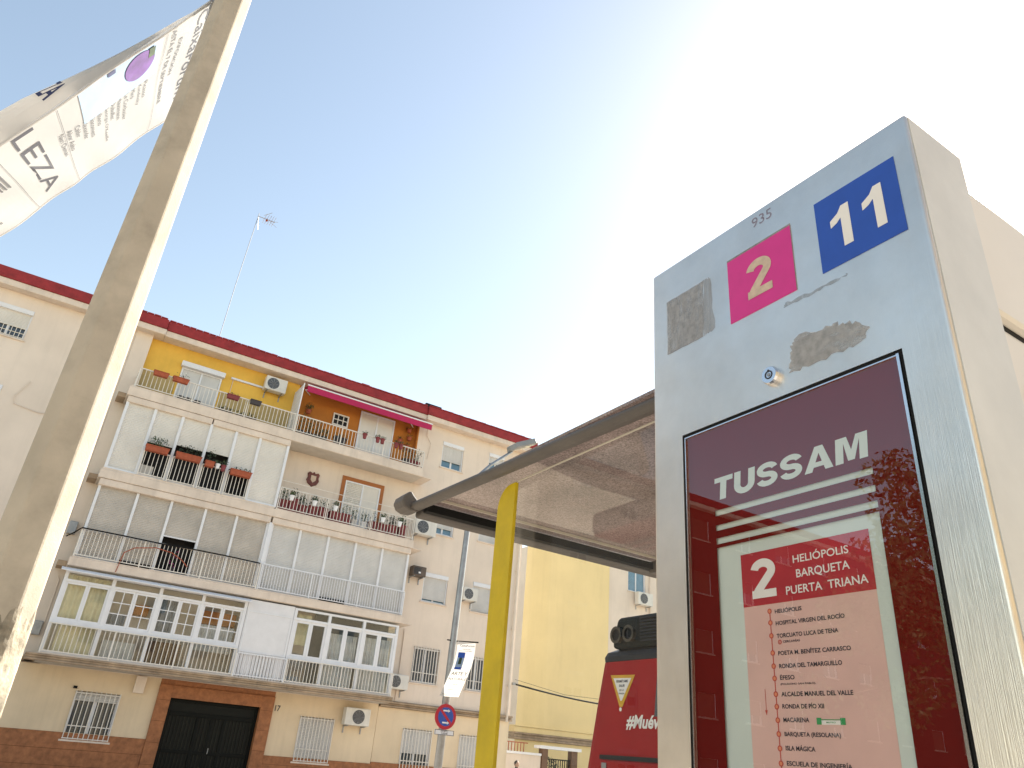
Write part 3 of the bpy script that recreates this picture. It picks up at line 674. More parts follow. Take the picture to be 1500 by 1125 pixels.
ac_unit(12.12, 27.0, 7.66, 'small old brown box air conditioner beside the shuttered gallery', .58, .38, .35, 'acbr', False)
ac_unit(14.48, 27.0, 7.14, 'white air conditioner between two closed shutter windows', .66, .50)
ac_unit(11.83, 27.0, 3.55, 'white air conditioner beside the white glazed gallery end', .76, .50, fx=.30)
ac_unit(10.38, 27.0, 2.22, 'white air conditioner under the ledge above the terracotta dado', .92, .56, fx=.5)

# ================================================================= BALCONY POTS, PLAQUE, ANTENNA
def box_planter(x, y, z, wd, ht, dp, m_, label, group, plant=0, pm='leaf', ph=.25, seed=1):
    t = thing('planter', label, 'planter', (x, y, z), group)
    lo = [(x-wd/2*.94, y-dp/2*.85, z), (x+wd/2*.94, y-dp/2*.85, z), (x+wd/2*.94, y+dp/2*.85, z), (x-wd/2*.94, y+dp/2*.85, z)]
    hi = [(x-wd/2, y-dp/2, z+ht*.85), (x+wd/2, y-dp/2, z+ht*.85), (x+wd/2, y+dp/2, z+ht*.85), (x-wd/2, y+dp/2, z+ht*.85)]
    mb = MB().hexa(lo, hi); mb.box(x-wd/2-.012, x+wd/2+.012, y-dp/2-.012, y+dp/2+.012, z+ht*.85, z+ht); mb.build('trough', m_, t, .006)
    if plant:
        stuff(MB().leaves((x, y, z+ht+ph*.4), (wd*.48, dp*.7, ph*.6), plant, .045, seed).build('foliage', pm, t))
    return t
def round_pot(x, y, z, r, h, m_, label, group, plant=60, pm='leaf', ph=.3, seed=1, pr=None):
    t = thing('flowerpot', label, 'flowerpot', (x, y, z), group)
    MB().lathe((x, y, z), [(0, 0), (r*.7, 0), (r*.95, h*.85), (r*1.08, h*.85), (r*1.08, h), (r*.9, h), (r*.85, h*.8), (0, h*.8)]).build('pot', m_, t, smooth=False)
    if plant:
        mb = MB()
        rnd = random.Random(seed)
        for k in range(5):
            a = rnd.uniform(0, 6.28); mb.tube([(x, y, z+h*.8), (x+.4*r*math.cos(a), y+.4*r*math.sin(a), z+h+ph*.4), (x+r*1.1*math.cos(a), y+r*1.1*math.sin(a), z+h+ph*.9)], .006, 4)
        stuff(mb.build('stem', 'leaf', t)); MB().leaves((x, y, z+h+ph*.5), (pr or r*1.5, pr or r*1.4, ph*.65), plant, .05, seed).build('foliage', pm, t)['kind'] = 'stuff'
    return t
G4 = 'planters hung on the top balcony railing'
box_planter(1.45, 25.90, 12.30, .48, .17, .17, 'terra', 'terracotta trough empty of leaves on the top railing, beside the corner', G4)
box_planter(2.10, 25.90, 12.29, .52, .17, .17, 'terra', 'terracotta trough with sparse twigs on the top railing, before the white door', G4, 18, 'leaf2', .2, 3)
box_planter(3.92, 25.92, 12.26, .42, .16, .16, 'maroon', 'dark red trough on the top railing under the white duct', G4, 14, 'leaf2', .1, 5)
box_planter(4.72, 25.92, 12.30, .38, .17, .16, 'dpot', 'grey trough on the top railing below the air conditioner', G4)
for k, x in enumerate((2.3, 2.55, 2.85)): round_pot(x, 26.35, 11.722, .12, .26, 'dpot', 'dark pot standing on the top balcony floor before the white door', 'dark pots before the white door', 0)
for k, x in enumerate((3.75, 4.0, 4.35, 4.6, 4.85)): round_pot(x, 26.4, 11.722, .12, .24, 'dpot', 'dark pot with low plant standing on the top balcony below the duct', 'dark pots below the duct', 22, 'leaf2', .12, k)
G4b = 'pots on the balcony with the magenta awning'
for k, (x, h) in enumerate(((6.62, .7), (6.95, .6), (7.25, .55), (7.55, .35))): round_pot(x, 26.35, 11.722, .15, .26, 'dpot', 'leafy green pot behind the railing by the white privacy screen', 'leafy pots by the privacy screen', 110, 'leaf', h, 20+k, .22)
for k, x in enumerate((8.05, 8.3)): round_pot(x, 26.3, 11.722, .14, .42, 'dpot', 'tall dark pot below the small lattice window', 'tall dark pots below the lattice window', 24, 'leaf2', .15, 30+k)
for k, x in enumerate((9.0, 9.55, 9.75, 10.35, 10.55)): round_pot(x, 25.90, 12.24, .09, .2, 'maroon', 'small red pot hanging on the top railing before the white double door', 'red pots before the double door', 18, 'leaf', .1, 40+k)
for k, (x, z) in enumerate(((10.95, 13.0), (11.3, 13.55), (11.35, 13.2), (11.3, 12.8))): round_pot(x, 27.08, z, .10, .15, 'terra', 'small terracotta pot fixed on the orange wall under the awning end', 'wall pots under the awning', 16, 'leaf2', .12, 50+k)
for k, x in enumerate((11.0, 11.25, 11.48)): round_pot(x, 26.3, 11.722, .15, .32, 'maroon' if k else 'dpot', 'dark leafy pot at the end of the top balcony under the awning', 'leafy pots at the balcony end', 80, 'leaf2', .55, 60+k, .2)
round_pot(6.95, 27.05, 13.05, .11, .16, 'terra', 'terracotta wall pot with trailing plant beside the privacy screen', None, 60, 'leaf', .3, 71)
# gallery planters, third floor
L3 = ['terracotta trough with a rounded bush in the first open gallery bay', 'long terracotta trough with bare twigs in the second open gallery bay', 'short orange trough with a tall cactus in the third open gallery bay', 'terracotta trough with low leaves in the last open gallery bay']
for k, (x, z, wd) in enumerate(((2.05, 9.66, .72), (3.05, 9.66, .82), (3.75, 9.62, .30), (4.82, 9.56, .72))):
    box_planter(x, 25.86, z, wd, .2, .2, 'terra', L3[k], 'troughs on the shuttered gallery', (150, 110, 60, 60)[k], 'leaf2' if k else 'leaf', (.36, .34, .5, .12)[k], 80+k)
round_pot(4.02, 25.87, 9.64, .085, .16, 'white', 'small white pot beside the orange trough on the gallery railing', None, 10, 'leaf', .1, 90)
round_pot(4.22, 25.87, 9.60, .085, .2, 'maroon', 'small red pot beside the white pot on the gallery railing', None, 26, 'leaf2', .2, 91)
# third floor right: a row of planters behind the railing
for k in range(13):
    x = 6.5+k*.40
    if 8.9 < x < 10.1:
        round_pot(x, 26.3, 8.782, .13, .34, ('white', 'shut_b')[k % 2], 'pale pot with a leafy plant before the brown framed balcony door', 'pale pots before the brown framed door', 50, 'leaf', .38, 100+k, .17)
    else:
        box_planter(x+random.uniform(-.04, .04), 26.28, 8.782, random.uniform(.28, .44), random.uniform(.40, .60), .24, 'maroon', 'tall maroon planter with green leaves behind the railing of the open balcony', 'maroon planters on the open balcony', random.choice((60, 150, 220)), ('leaf', 'leaf2')[k % 2], .42, 100+k)
for k, x in enumerate((6.75, 7.6, 8.4, 10.3, 11.0)): round_pot(x, 25.90, 9.18, .09, .18, 'white', 'small white pot hooked on the open balcony railing', 'white pots hooked on the railing', 30, 'leaf', .16, 130+k)
round_pot(3.55, 26.32, 5.98, .13, .25, 'dpot', 'pot with a pink flower in the open bay of the shuttered gallery', None, 20, 'petal', .55, 140, .12)
# crest plaque
t = thing('wall_plaque', 'dark red crest shaped plaque on the cream balcony wall', 'plaque', (7.66, 27, 10.5))
prof = [(-.24, .20), (-.17, .27), (-.06, .22), (0, .29), (.06, .22), (.17, .27), (.24, .20), (.21, .05), (.25, -.06), (.18, -.2), (.08, -.25), (0, -.31), (-.08, -.25), (-.18, -.2), (-.25, -.06), (-.21, .05)]
mb = MB().hexa([(7.66+a, 26.999, 10.5+b) for a, b in prof], [(7.66+a*.95, 26.94, 10.5+b*.95) for a, b in prof]); mb.build('crest', mat('plaque_brown', (.17, .045, .035), .6, var=.3, vscale=14), t)
prof2 = [(-.10, .12), (.10, .12), (.10, -.05), (0, -.16), (-.10, -.05)]
MB().hexa([(7.66+a, 26.941, 10.5+b) for a, b in prof2], [(7.66+a, 26.92, 10.5+b) for a, b in prof2]).build('shield', 'beige', t)
# antenna
t = thing('roof_antenna', 'tall thin guyed television antenna mast on the flat roof', 'antenna', (3.12, 28, 14.8))
MB().tube([(3.12, 28, 14.8), (3.15, 28, 18), (3.24, 28, 21.75)], .018, 6).build('mast', 'metal_g', t)
mb = MB(); mb.tube([(3.24, 28, 21.6), (3.95, 27.9, 21.55)], .016, 5)
for k in range(5): x = 3.5+k*.1; mb.tube([(x, 27.55, 21.57), (x, 28.3, 21.57)], .008, 4)
mb.tube([(3.45, 28, 21.75), (3.75, 28.0, 22.05)], .01, 4); mb.tube([(3.24, 28, 21.6), (3.36, 28, 20.95)], .01, 4)
for z in (21.4, 21.7): mb.tube([(3.75, 28, 21.56), (4.08, 28, z)], .008, 4)
mb.build('aerial', 'metal_g', t)
MB().box(3.57, 3.65, 27.95, 28.03, 21.52, 21.61).build('dipole_box', 'terra', t)

# ================================================================= NEIGHBOUR ROW AT THE LEFT
def plain_block(name, label, x0, x1, y, ztop, wallm, cols, rows, m_roof='redroof', dado=True, facing=-1, dep=11, shm='shut_w'):
    t = thing(name, label, 'building', ((x0+x1)/2, y, 0))
    holes = [(c, c+w_, z, z+h) for c, w_ in cols for z, h in rows]
    wall_holes('wall', wallm, t, x0, x1, 0, ztop, holes, y, .3)
    bx('core', wallm, t, x0+.01, x1-.01, y+.3, y+dep, 0, ztop)
    bx('cornice', 'slab', t, x0, x1, y-.35, y+dep, ztop+.003, ztop+.23, bevel=.02)
    bx('roof_edge', m_roof, t, x0-.0, x1, y-.40, y+dep, ztop+.232, ztop+.62, bevel=.02)
    rnd = random.Random(int(x0*10)+3)
    for a, b, c, d in holes: window(t, a, b, c, d, y, rnd.choice((.45, .6, .97, .62)), shm, 'glassd', shm == 'shut_w')
    return t
rows = [(12.62, 1.1), (9.85, 1.1), (7.0, 1.1), (4.1, 1.1), (1.1, 1.3)]
nb = plain_block('apartment_building', 'plain cream apartment block behind the concrete post, with white shutters', -24, .325, 27.03, 14.22, 'cream_l', [(-3.86, 1.1), (-6.6, 1.1), (-9.5, 1.1), (-12.5, 1.1), (-15.5, 1.1), (-18.5, 1.1), (-21.5, 1.1)], rows)
mb = MB(); n = 8
for k in range(9): mb.tube([(-3.80+k*.125, 26.97, 12.62), (-3.80+k*.125, 26.97, 12.98)], .01, 4)
for z in (12.64, 12.80, 12.98): mb.tube([(-3.84, 26.97, z), (-2.78, 26.97, z)], .012, 4)
mb.build('window_guard', 'whitep', nb)
mb = MB(); mb.tube([(-2.1, 27.0, 11.3), (-2.35, 27.0, 10.7), (-2.3, 27.0, 10.45), (-1.6, 27.0, 10.35), (-1.2, 27, 10.4)], .012, 5); mb.tube([(-1.1, 26.98, 14.0), (-1.15, 26.98, 0.5)], .03, 6); mb.build('conduit', 'slab', nb)
plain_block('apartment_building', 'apartment block further along the row, darkened to dim its reflection in the totem glass', -66, -24.3, 27.03, 14.2, 'dimmed_wall', [(-27-k*3.2, 1.2) for k in range(12)], rows, shm='brown')  # walls and shutters coloured dark to dim the reflection
# block across the road behind the viewpoint (seen only as reflections in panes and steel)
t = thing('apartment_building', 'pale ochre block across the road, mirrored in the gallery panes', 'building', (8, -14, 0))
bx('wall', mat('pale_ochre', (.62, .5, .32), .9), t, -30, 45, -26, -14, 0, 12.5); bx('roof_edge', 'redroof', t, -30.2, 45.2, -26, -13.7, 12.503, 12.9)
for k in range(18):
    for z in (1.0, 4.0, 6.9, 9.8):
        bx('window', 'glassd', t, -28+k*4, -26.6+k*4, -14.02, -13.96, z, z+1.4)

# ================================================================= YELLOW BUILDING AND BACKGROUND AT THE RIGHT
t = thing('apartment_building', 'blank yellow end wall of the building beyond the gap', 'building', (28, 34, 0))
MB().hexa([(22.2, 33.99, 3.2), (28.04, 33.99, 3.2), (38, 46, 3.2), (30.7, 46, 3.2)], [(22.2, 33.99, 15), (28.04, 33.99, 15), (38, 46, 15), (30.7, 46, 15)]).build('wall', 'ybuild', t)
MB().hexa([(22.25, 34.03, 0), (40, 34.03, 0), (40, 46, 0), (30.7, 46, 0)], [(22.25, 34.03, 2.55), (40, 34.03, 2.55), (40, 46, 2.55), (30.7, 46, 2.55)]).build('wall', 'ybuild', t)
wall_holes('wall', 'cream', t, 28.04, 42, 3.2, 15, [(29.52, 30.9, 11.1, 12.5), (33, 34.4, 11.1, 12.5), (29.52, 30.9, 8.2, 9.6), (33, 34.4, 8.2, 9.6), (29.52, 30.9, 5.2, 6.6)], 34.05, .3)
bx('core', 'cream', t, 28.05, 42, 34.35, 46, 3.2, 15)
for a, z in ((29.52, 11.1), (33, 11.1), (29.52, 8.2), (33, 8.2), (29.52, 5.2)): window(t, a, a+1.38, z, z+1.4, 34.05, .12, 'shut_w', 'glassb', False)
MB().hexa([(22.1, 33.8, 15.003), (42, 33.8, 15.003), (42, 46, 15.003), (30.6, 46, 15.003)], [(22.1, 33.8, 15.3), (42, 33.8, 15.3), (42, 46, 15.3), (30.6, 46, 15.3)]).build('cornice', 'slab', t)
for z, d, h in ((2.56, .10, .10), (2.67, .05, .12), (2.80, .12, .08), (2.885, .03, .25), (3.14, .08, .06)): bx('moulding', 'ledge' if z < 3 and d > .04 else 'ybuild', t, 22.15, 42, 34-d, 34.5, z, z+h, bevel=.012)
mb = MB(); mb.tube([(31.2, 33.98, 13.5), (31.2, 33.98, 9.0)], .04, 6); mb.build('downpipe', 'slab', t)
ac_unit(29.95, 34.05, 10.35, 'white air conditioner under the blue window beyond the bus', 1.15, .72, .35, 'acw', True, .36)
# far white house seen through the gap
t = thing('far_house', 'pale white house seen through the gap beside the yellow wall', 'house', (32.5, 50, 0))
bx('wall', 'whiteb', t, 29, 37, 50, 60, 0, 10.2); bx('roof', 'terra', t, 28.8, 37.2, 49.7, 60, 10.203, 10.5)
for x in (31.6, 32.35, 33.1):
    for z in (6.6, 4.3): bx('window', 'glassd', t, x, x+.4, 49.94, 49.995, z, z+1.0)
# low wall with white coping, gate
t = thing('boundary_wall', 'low cream wall with white coping before the yellow wall', 'wall', (20.2, 30, 0))
bx('wall', 'cream', t, 17.6, 21.05, 30, 30.25, 0, 1.86); bx('coping', 'white', t, 17.55, 21.06, 29.95, 30.3, 1.863, 1.96, bevel=.01)
mb = MB()
for k in range(9): mb.box(18.9+k*.16, 18.93+k*.16, 30.1, 30.13, 1.963, 2.3)
mb.box(18.8, 20.4, 30.1, 30.13, 2.3, 2.34); mb.build('wall_railing', 'terra', t)
t = thing('gate', 'dark barred gate between brown pillars under a white lintel', 'gate', (22.1, 30, 0))
bx('pillar', 'brown', t, 21.1, 21.4, 29.95, 30.25, 0, 2.16); bx('pillar', 'brown', t, 22.72, 23.05, 29.95, 30.25, 0, 2.16); bx('lintel', 'white', t, 20.9, 23.2, 29.85, 30.35, 2.163, 2.29, bevel=.01)
mb = MB()
for k in range(11): mb.box(21.46+k*.122, 21.49+k*.122, 30.08, 30.11, .05, 1.75)
mb.box(21.41, 22.71, 30.075, 30.115, 1.75, 1.8); mb.box(21.41, 22.71, 30.075, 30.115, .3, .35); mb.build('gate_leaf', 'doorm', t)
t = thing('garden_bush', 'dark green bush behind the barred gate', 'bush', (22, 31, 0))
MB().leaves((22.0, 31.0, 1.1), (.9, .4, .85), 900, .07, 5).build('foliage', 'leaf2', t); MB().tube([(22, 31, 0), (22, 31, .8)], [.05, .03], 6).build('stem', 'bark', t)
# overhead cable from the corner of the block
t = thing('overhead_cable', 'thick black cable sagging from the block corner across the gap', 'cable', (17.4, 26.9, 4.3))
mb = MB(); mb.tube([(17.38+k*.62, 26.93, 4.33-.30*math.sin(math.pi*min(1, k/16))) for k in range(17)], .035, 7); mb.build('cable', 'black', t, smooth=True)
bx('anchor', 'metal_g', t, 17.3, 17.42, 26.86, 26.97, 4.28, 4.38)
mb = MB(); mb.tube([(17.42, 26.93, 4.5), (20, 27, 4.2), (27.3, 27, 4.3)], .008, 5); mb.build('thin_wire', 'black', t)

# ================================================================= STREET LAMP WITH SIGN AND BANNER
t = thing('street_lamp', 'grey steel street lamp with outreach arm before the cream block', 'street lamp', (9.9, 18.5, 0))
MB().tube([(9.85, 18.5, 0), (9.9, 18.5, 4), (9.97, 18.5, 7.5), (10.02, 18.5, 8.6), (10.12, 18.5, 9.05), (10.5, 18.5, 9.5), (11.25, 18.5, 10.18)], [.11, .095, .08, .07, .055, .045, .04], 12).build('pole', 'metal_g', t, smooth=True)
MB().tube([(9.85, 18.5, 0), (9.85, 18.5, .5)], .15, 12).build('base', 'metal_g', t)
lo = [(11.15, 18.38, 10.12), (11.32, 18.26, 10.28), (12.0, 18.26, 10.62), (12.12, 18.40, 10.66), (12.12, 18.60, 10.66), (12.0, 18.74, 10.62), (11.32, 18.74, 10.28), (11.15, 18.62, 10.12)]
hi = [(p[0]-.06, 18.5+(p[1]-18.5)*.8, p[2]+.16) for p in lo]
lh = MB().hexa(lo, hi).build('lamp_head', 'lampg', t, .02)
MB().hexa([(11.4, 18.32, 10.305), (11.95, 18.32, 10.58), (11.95, 18.68, 10.58), (11.4, 18.68, 10.305)], [(11.41, 18.32, 10.29), (11.96, 18.32, 10.565), (11.96, 18.68, 10.565), (11.41, 18.68, 10.29)]).build('lens', 'lens', lh)
# no parking sign
t = thing('no_parking_sign', 'round red and blue no parking sign with white plate on the lamp pole', 'road sign', (9.84, 18.36, 2.0))
cx, cz, y0 = 9.84, 2.43, 18.33
MB().tube([(cx, y0+.03, cz), (cx, y0, cz)], .30, 40).build('disc', 'signr', t)
MB().disc((cx, y0-.003, cz), (0, -1, 0), .222, 40).build('blue_field', 'signb', t)
a = R_(45); mb = MB(); d = .032
mb.hexa([(cx-.15-d*.7, y0-.005, cz+.15-d*.7), (cx+.15-d*.7, y0-.005, cz-.15-d*.7), (cx+.15+d*.7, y0-.005, cz-.15+d*.7), (cx-.15+d*.7, y0-.005, cz+.15+d*.7)], [(cx-.15-d*.7, y0-.007, cz+.15-d*.7), (cx+.15-d*.7, y0-.007, cz-.15-d*.7), (cx+.15+d*.7, y0-.007, cz-.15+d*.7), (cx-.15+d*.7, y0-.007, cz+.15+d*.7)])
mb.build('red_bar', 'signr', t)
mb = MB()
for zz in (.14, -.14):
    mb.box(cx-.09, cx+.06, y0-.010, y0-.008, cz+zz-.018, cz+zz+.018); mb.quad((cx+.05, y0-.010, cz+zz-.04), (cx+.11, y0-.010, cz+zz), (cx+.05, y0-.010, cz+zz+.04))
mb.build('arrow', 'white', t)
MB().box(9.57, 10.12, y0-.005, y0+.02, 2.0, 2.125).build('plate', 'white', t, .004)
mb = frame(MB(), 9.572, 10.118, y0-.008, y0-.006, 2.002, 2.123, .012); mb.build('plate_border', 'ink', t)
mb = MB(); v, f = text2d('EXCEPTO', .05, .01, 0, 'CENTER'); put_text(mb, v, f, lambda x, z: (9.845+x, y0-.009, 2.075+z)); v, f = text2d('TUSSAM', .05, .01, 0, 'CENTER'); put_text(mb, v, f, lambda x, z: (9.845+x, y0-.009, 2.022+z)); mb.build('plate_lettering', 'inkg', t)
mb = MB(); mb.box(9.76, 9.98, y0+.031, y0+.26, 2.35, 2.39); mb.box(9.76, 9.98, y0+.031, y0+.26, 2.05, 2.09); mb.build('clamp', 'metal_g', t)
# small banner on the lamp
t = thing('street_banner', 'small pale exhibition banner on the steel street lamp', 'banner', (10, 18.5, 2.9))
def sb(u, v_): # u 0..1 across, v 0..1 down
    return (10.0+.46*u-.34*v_+.03*math.sin(v_*5), 18.42-.0*u-.12*math.sin(v_*3.0)-.18*u, 4.30-1.40*v_+.02*u)
mb = MB(); N = 16
for i in range(6):
    for j in range(N): mb.quad(sb(i/6, j/N), sb(i/6, (j+1)/N), sb((i+1)/6, (j+1)/N), sb((i+1)/6, j/N))
mb.build('cloth', 'banner', t, smooth=True)
MB().tube([(9.72, 18.5, 4.31), (10.02, 18.45, 4.31), (10.52, 18.2, 4.33)], .018, 6).build('arm', 'black', t)
def sbp(mb, u0, u1, v0, v1, off=.012):
    n = 4
    for i in range(n):
        a, b = u0+(u1-u0)*i/n, u0+(u1-u0)*(i+1)/n; P_ = [sb(a, v0), sb(a, v1), sb(b, v1), sb(b, v0)]; mb.quad(*[(p[0]+off*.4, p[1]-off, p[2]) for p in P_])
    return mb
sbp(MB(), .10, .48, .20, .30).build('picture', 'signb', t); sbp(MB(), .10, .48, .301, .47).build('picture', 'pic', t); sbp(MB(), .10, .48, .471, .52).build('picture', 'signb', t)
sbp(MB(), .2, .36, .30, .42, .016).build('picture_figure', 'leaf2', t)
def sbt(txt, size, u, v_, m_, bold=.01):
    tv, tf = text2d(txt, size, bold); mbx = MB()
    put_text(mbx, tv, tf, lambda x, z: (lambda p: (p[0]+.006, p[1]-.016, p[2]))(sb(u+x/.46, v_-z/1.4))); mbx.build('lettering', m_, t)
sbt('CaixaForum', .075, .12, .09, 'inkb'); sbt('EXPOSICIÓN', .035, .3, .15, 'inkg'); sbt('HASTA EL 7 DE SEPTIEMBRE', .027, .1, .18, 'inkg')
sbt('ARTE Y', .12, .06, .62, 'inkg'); sbt('NATURALEZA', .085, .03, .71, 'inkg'); sbt('Sevilla', .05, .4, .80, 'inkg'); sbt('CaixaForum', .05, .2, .89, 'inkb'); sbt('Fundación "la Caixa"', .045, .08, .97, 'inkg')

# ================================================================= CONCRETE POST WITH BIG BANNER
t = thing('concrete_post', 'tall tapered concrete post with a patched base holding the large banner', 'post', (-.085, 4, 0))
def octo(z, hw):
    c = hw*.46; cx = -.082+.0; return [(cx-hw, 4-c, z), (cx-c, 4-hw, z), (cx+c, 4-hw, z), (cx+hw, 4-c, z), (cx+hw, 4+c, z), (cx+c, 4+hw, z), (cx-c, 4+hw, z), (cx-hw, 4+c, z)]
mb = MB(); zs = [0, .6, 1.2, 2.0, 3.0, 4.2, 5.6, 7.4, 9.0]
for i in range(len(zs)-1):
    b0 = len(mb.v); mb.v += octo(zs[i], .142-.0065*zs[i])+octo(zs[i+1], .142-.0065*zs[i+1])
    for k in range(8): j = (k+1) % 8; mb.f.append((b0+k, b0+j, b0+8+j, b0+8+k))
mb.f.append(tuple(len(mb.v)-8+k for k in range(8)))
me = mb.mesh('shaft', 'conc'); po = obj('shaft', me, t)
wm = po.modifiers.new('w', 'WELD'); wm.merge_threshold = .0005
bv = po.modifiers.new('b', 'BEVEL'); bv.width = .010; bv.segments = 2; bv.limit_method = 'ANGLE'; bv.angle_limit = R_(20)
# rough repair mortar low on the post
rnd = random.Random(4); mb = MB()
n1, n2 = 28, 20
def patchp(i, j):
    a = -2.75+2.9*i/n1; z = 1.35+.63*j/n2; hw = .142-.0065*z; c_, s_ = math.cos(a), math.sin(a)
    r = hw*1.0/max(abs(c_), abs(s_), (abs(c_)+abs(s_))/1.46); e = min(i, n1-i, j*1.0, n2-j)/3.0; e = min(1, e)
    return (-.082+c_*(r-.004+e*(.009+rnd.uniform(-.002, .002))), 4+s_*(r-.004+e*(.009+rnd.uniform(-.002, .002))), z+rnd.uniform(-.004, .004)+(.03*math.sin(i*.9)+.02*math.sin(i*2.3))*j/n2)
gr = [[patchp(i, j) for j in range(n2+1)] for i in range(n1+1)]
for i in range(n1):
    for j in range(n2): mb.quad(gr[i][j], gr[i+1][j], gr[i+1][j+1], gr[i][j+1])
mb.build('repair_patch', 'patch', t, smooth=True)
mb = MB(); mb.tube([(-.2, 4.1, 6.02), (-.205, 4.6, 6.01), (-.215, 5.28, 5.96)], .02, 8); mb.box(-.12, -.05, 3.86, 4.16, 5.95, 6.06); mb.build('banner_arm', 'metal_g', t)

A = Vector((-.206, 4.1, 4.448+EYE)); ES = Vector((-.009, .995, -.1)); ET = Vector((-.357, -.097, -.929)); NB = ES.cross(ET).normalized()
if NB.x < 0: NB = -NB
WB, LB = 1.107, 2.75
def bf(s, T, off=0.):
    q = s+.097*T*(1-s/WB); p = A+ES*q+ET*(T*(1-.265*q))
    wr = .004*math.sin(9*T+5*s)*min(1, s*2)+.008*math.sin(7*s+2.2*T)*math.sin(4.2*T)+.003*math.sin(31*s+6*T)*max(0, s-.6)+.010*max(0, s-.75)*math.sin(9*T+1.3*math.sin(4*T))
    return p+NB*(wr+off)
def bb(s, T):      # rear sheet, inflated by the wind
    q = s+.097*T*(1-s/WB); p = A+ES*q+ET*(T*(1-.265*q)); u = s/WB
    bul = (4*u*(1-u))**.55*(.05+.17*min(1, T/1.6))*min(1, T/.25)
    return p-NB*(bul+.012)+Vector((0, -.16*min(1, T/1.8)*math.sin(math.pi*min(1, u*1.6)) if u < .62 else 0, 0))
t = thing('street_banner', 'large white exhibition banner blown aside on the concrete post', 'banner', (-.3, 4.6, 3))
mb = MB(); n1, n2 = 26, 70
for i in range(n1):
    for j in range(n2):
        s0, s1, t0, t1 = WB*i/n1, WB*(i+1)/n1, LB*j/n2, LB*(j+1)/n2; mb.quad(bf(s0, t0), bf(s0, t1), bf(s1, t1), bf(s1, t0))
mb.build('front_sheet', 'banner', t, smooth=True)
mb = MB()
for i in range(n1):
    for j in range(n2):
        s0, s1, t0, t1 = WB*i/n1, WB*(i+1)/n1, LB*j/n2, LB*(j+1)/n2; mb.quad(bb(s0, t0), bb(s1, t0), bb(s1, t1), bb(s0, t1))
mb.build('back_sheet', 'banner', t, smooth=True)
mb = MB(); mb.tube([bf(.004, LB*k/40) for k in range(41)], .007, 6); mb.tube([bf(WB-.004, LB*k/40) for k in range(41)], .007, 6); mb.build('hem', 'banner', t, smooth=True)
def bt(txt, s0, s1, T, h, m_, bold=0., n=1):
    s0, s1 = [(a-.097*T)/(1-.0876*T) for a in (s0, s1)]; tv, tf = text2d(txt, 1, bold); tv = fit(tv, s0, s1, 0, h); mbx = MB(); put_text(mbx, tv, tf, lambda x, z: bf(x, T-z, .003)); mbx.build('lettering', m_, t)
bt('CaixaForum', .05, .90, .12, .13, 'ink'); bt('EXPOSICIÓN', .18, .56, .315, .052, 'inkg', .012); bt('HASTA EL 7 DE SEPTIEMBRE', .02, .80, .42, .052, 'inkg', .012)
for k, (nm, ln) in enumerate((('Picasso', .17), ('Kandinsky', .22), ('Miró', .1), ('Le Corbusier', .3), ('Hausmann', .25), ('Dubuffet', .2), ('Georgia O\'Keeffe', .42), ('Alberto', .16), ('Giacometti', .25), ('Alexander', .22), ('Calder', .14), ('Alvar Aalto', .26), ('Neri Oxman', .27))):
    bt(nm, .43, .43+ln, .66+k*.075, .05, 'inkg')
bt('LEZA', .20, .98, 1.87, .17, 'ink', .0)
def bq(s0, s1, t0, t1, m_, nm, off=.004, n=8):
    mbx = MB()
    for i in range(n):
        for j in range(n):
            a, b, c, d = s0+(s1-s0)*i/n, s0+(s1-s0)*(i+1)/n, t0+(t1-t0)*j/n, t0+(t1-t0)*(j+1)/n; mbx.quad(bf(a, c, off), bf(a, d, off), bf(b, d, off), bf(b, c, off))
    return mbx.build(nm, m_, t, smooth=True)
bq(.008, .37, .52, 1.32, 'pic', 'picture')
mb = MB(); mb.v = [tuple(bf(.15+.13*math.cos(k*math.pi/12), .74+.15*math.sin(k*math.pi/12), .008)) for k in range(24)]; mb.f = [tuple(range(24))]; mb.build('picture_oval', 'purple', t)
bq(.03, .12, .60, .66, 'leaf', 'picture_leaf', .010, 3); bq(.01, .05, .98, 1.05, 'inkb', 'picture_leaf', .008, 3)
for T_ in (.47, 1.50, 2.02): bq(.01, WB-.02, T_, T_+.004, 'inkg', 'print_rule', .004, 10)
for k in range(5): bq(.22+.0*k, .50, 2.08+k*.035, 2.095+k*.035, 'inkg', 'logo_stripe', .005, 4)
bt('Fundación "la Caixa"', .2, .95, 2.45, .08, 'inkg')
tv, tf = text2d('ZA', 1, .02); tv = fit(tv, 0, .10, 0, .20); mb = MB()
def bbn(s_, T):
    a = bb(s_+.01, T)-bb(s_-.01, T); b = bb(s_, T+.01)-bb(s_, T-.01); n_ = a.cross(b).normalized(); return n_ if n_.y < 0 else -n_
put_text(mb, tv, tf, lambda x, z: bb(.125-x, 1.52-z)+bbn(.125-x, 1.52-z)*.010)
mb.build('lettering', 'inkb', t)

# ================================================================= BUS SHELTER
ZC = .9+EYE
t = thing('bus_shelter', 'bus shelter with mottled glass canopy and a yellow banded side pane', 'bus shelter', (3, 2, 0))
XC, YC = 1.19, 2.72
fr_ = MB(); path = []
def canopy_bar(p0, p1, w_, h, name):
    d = Vector(p1)-Vector(p0); mb = MB()
    return mb
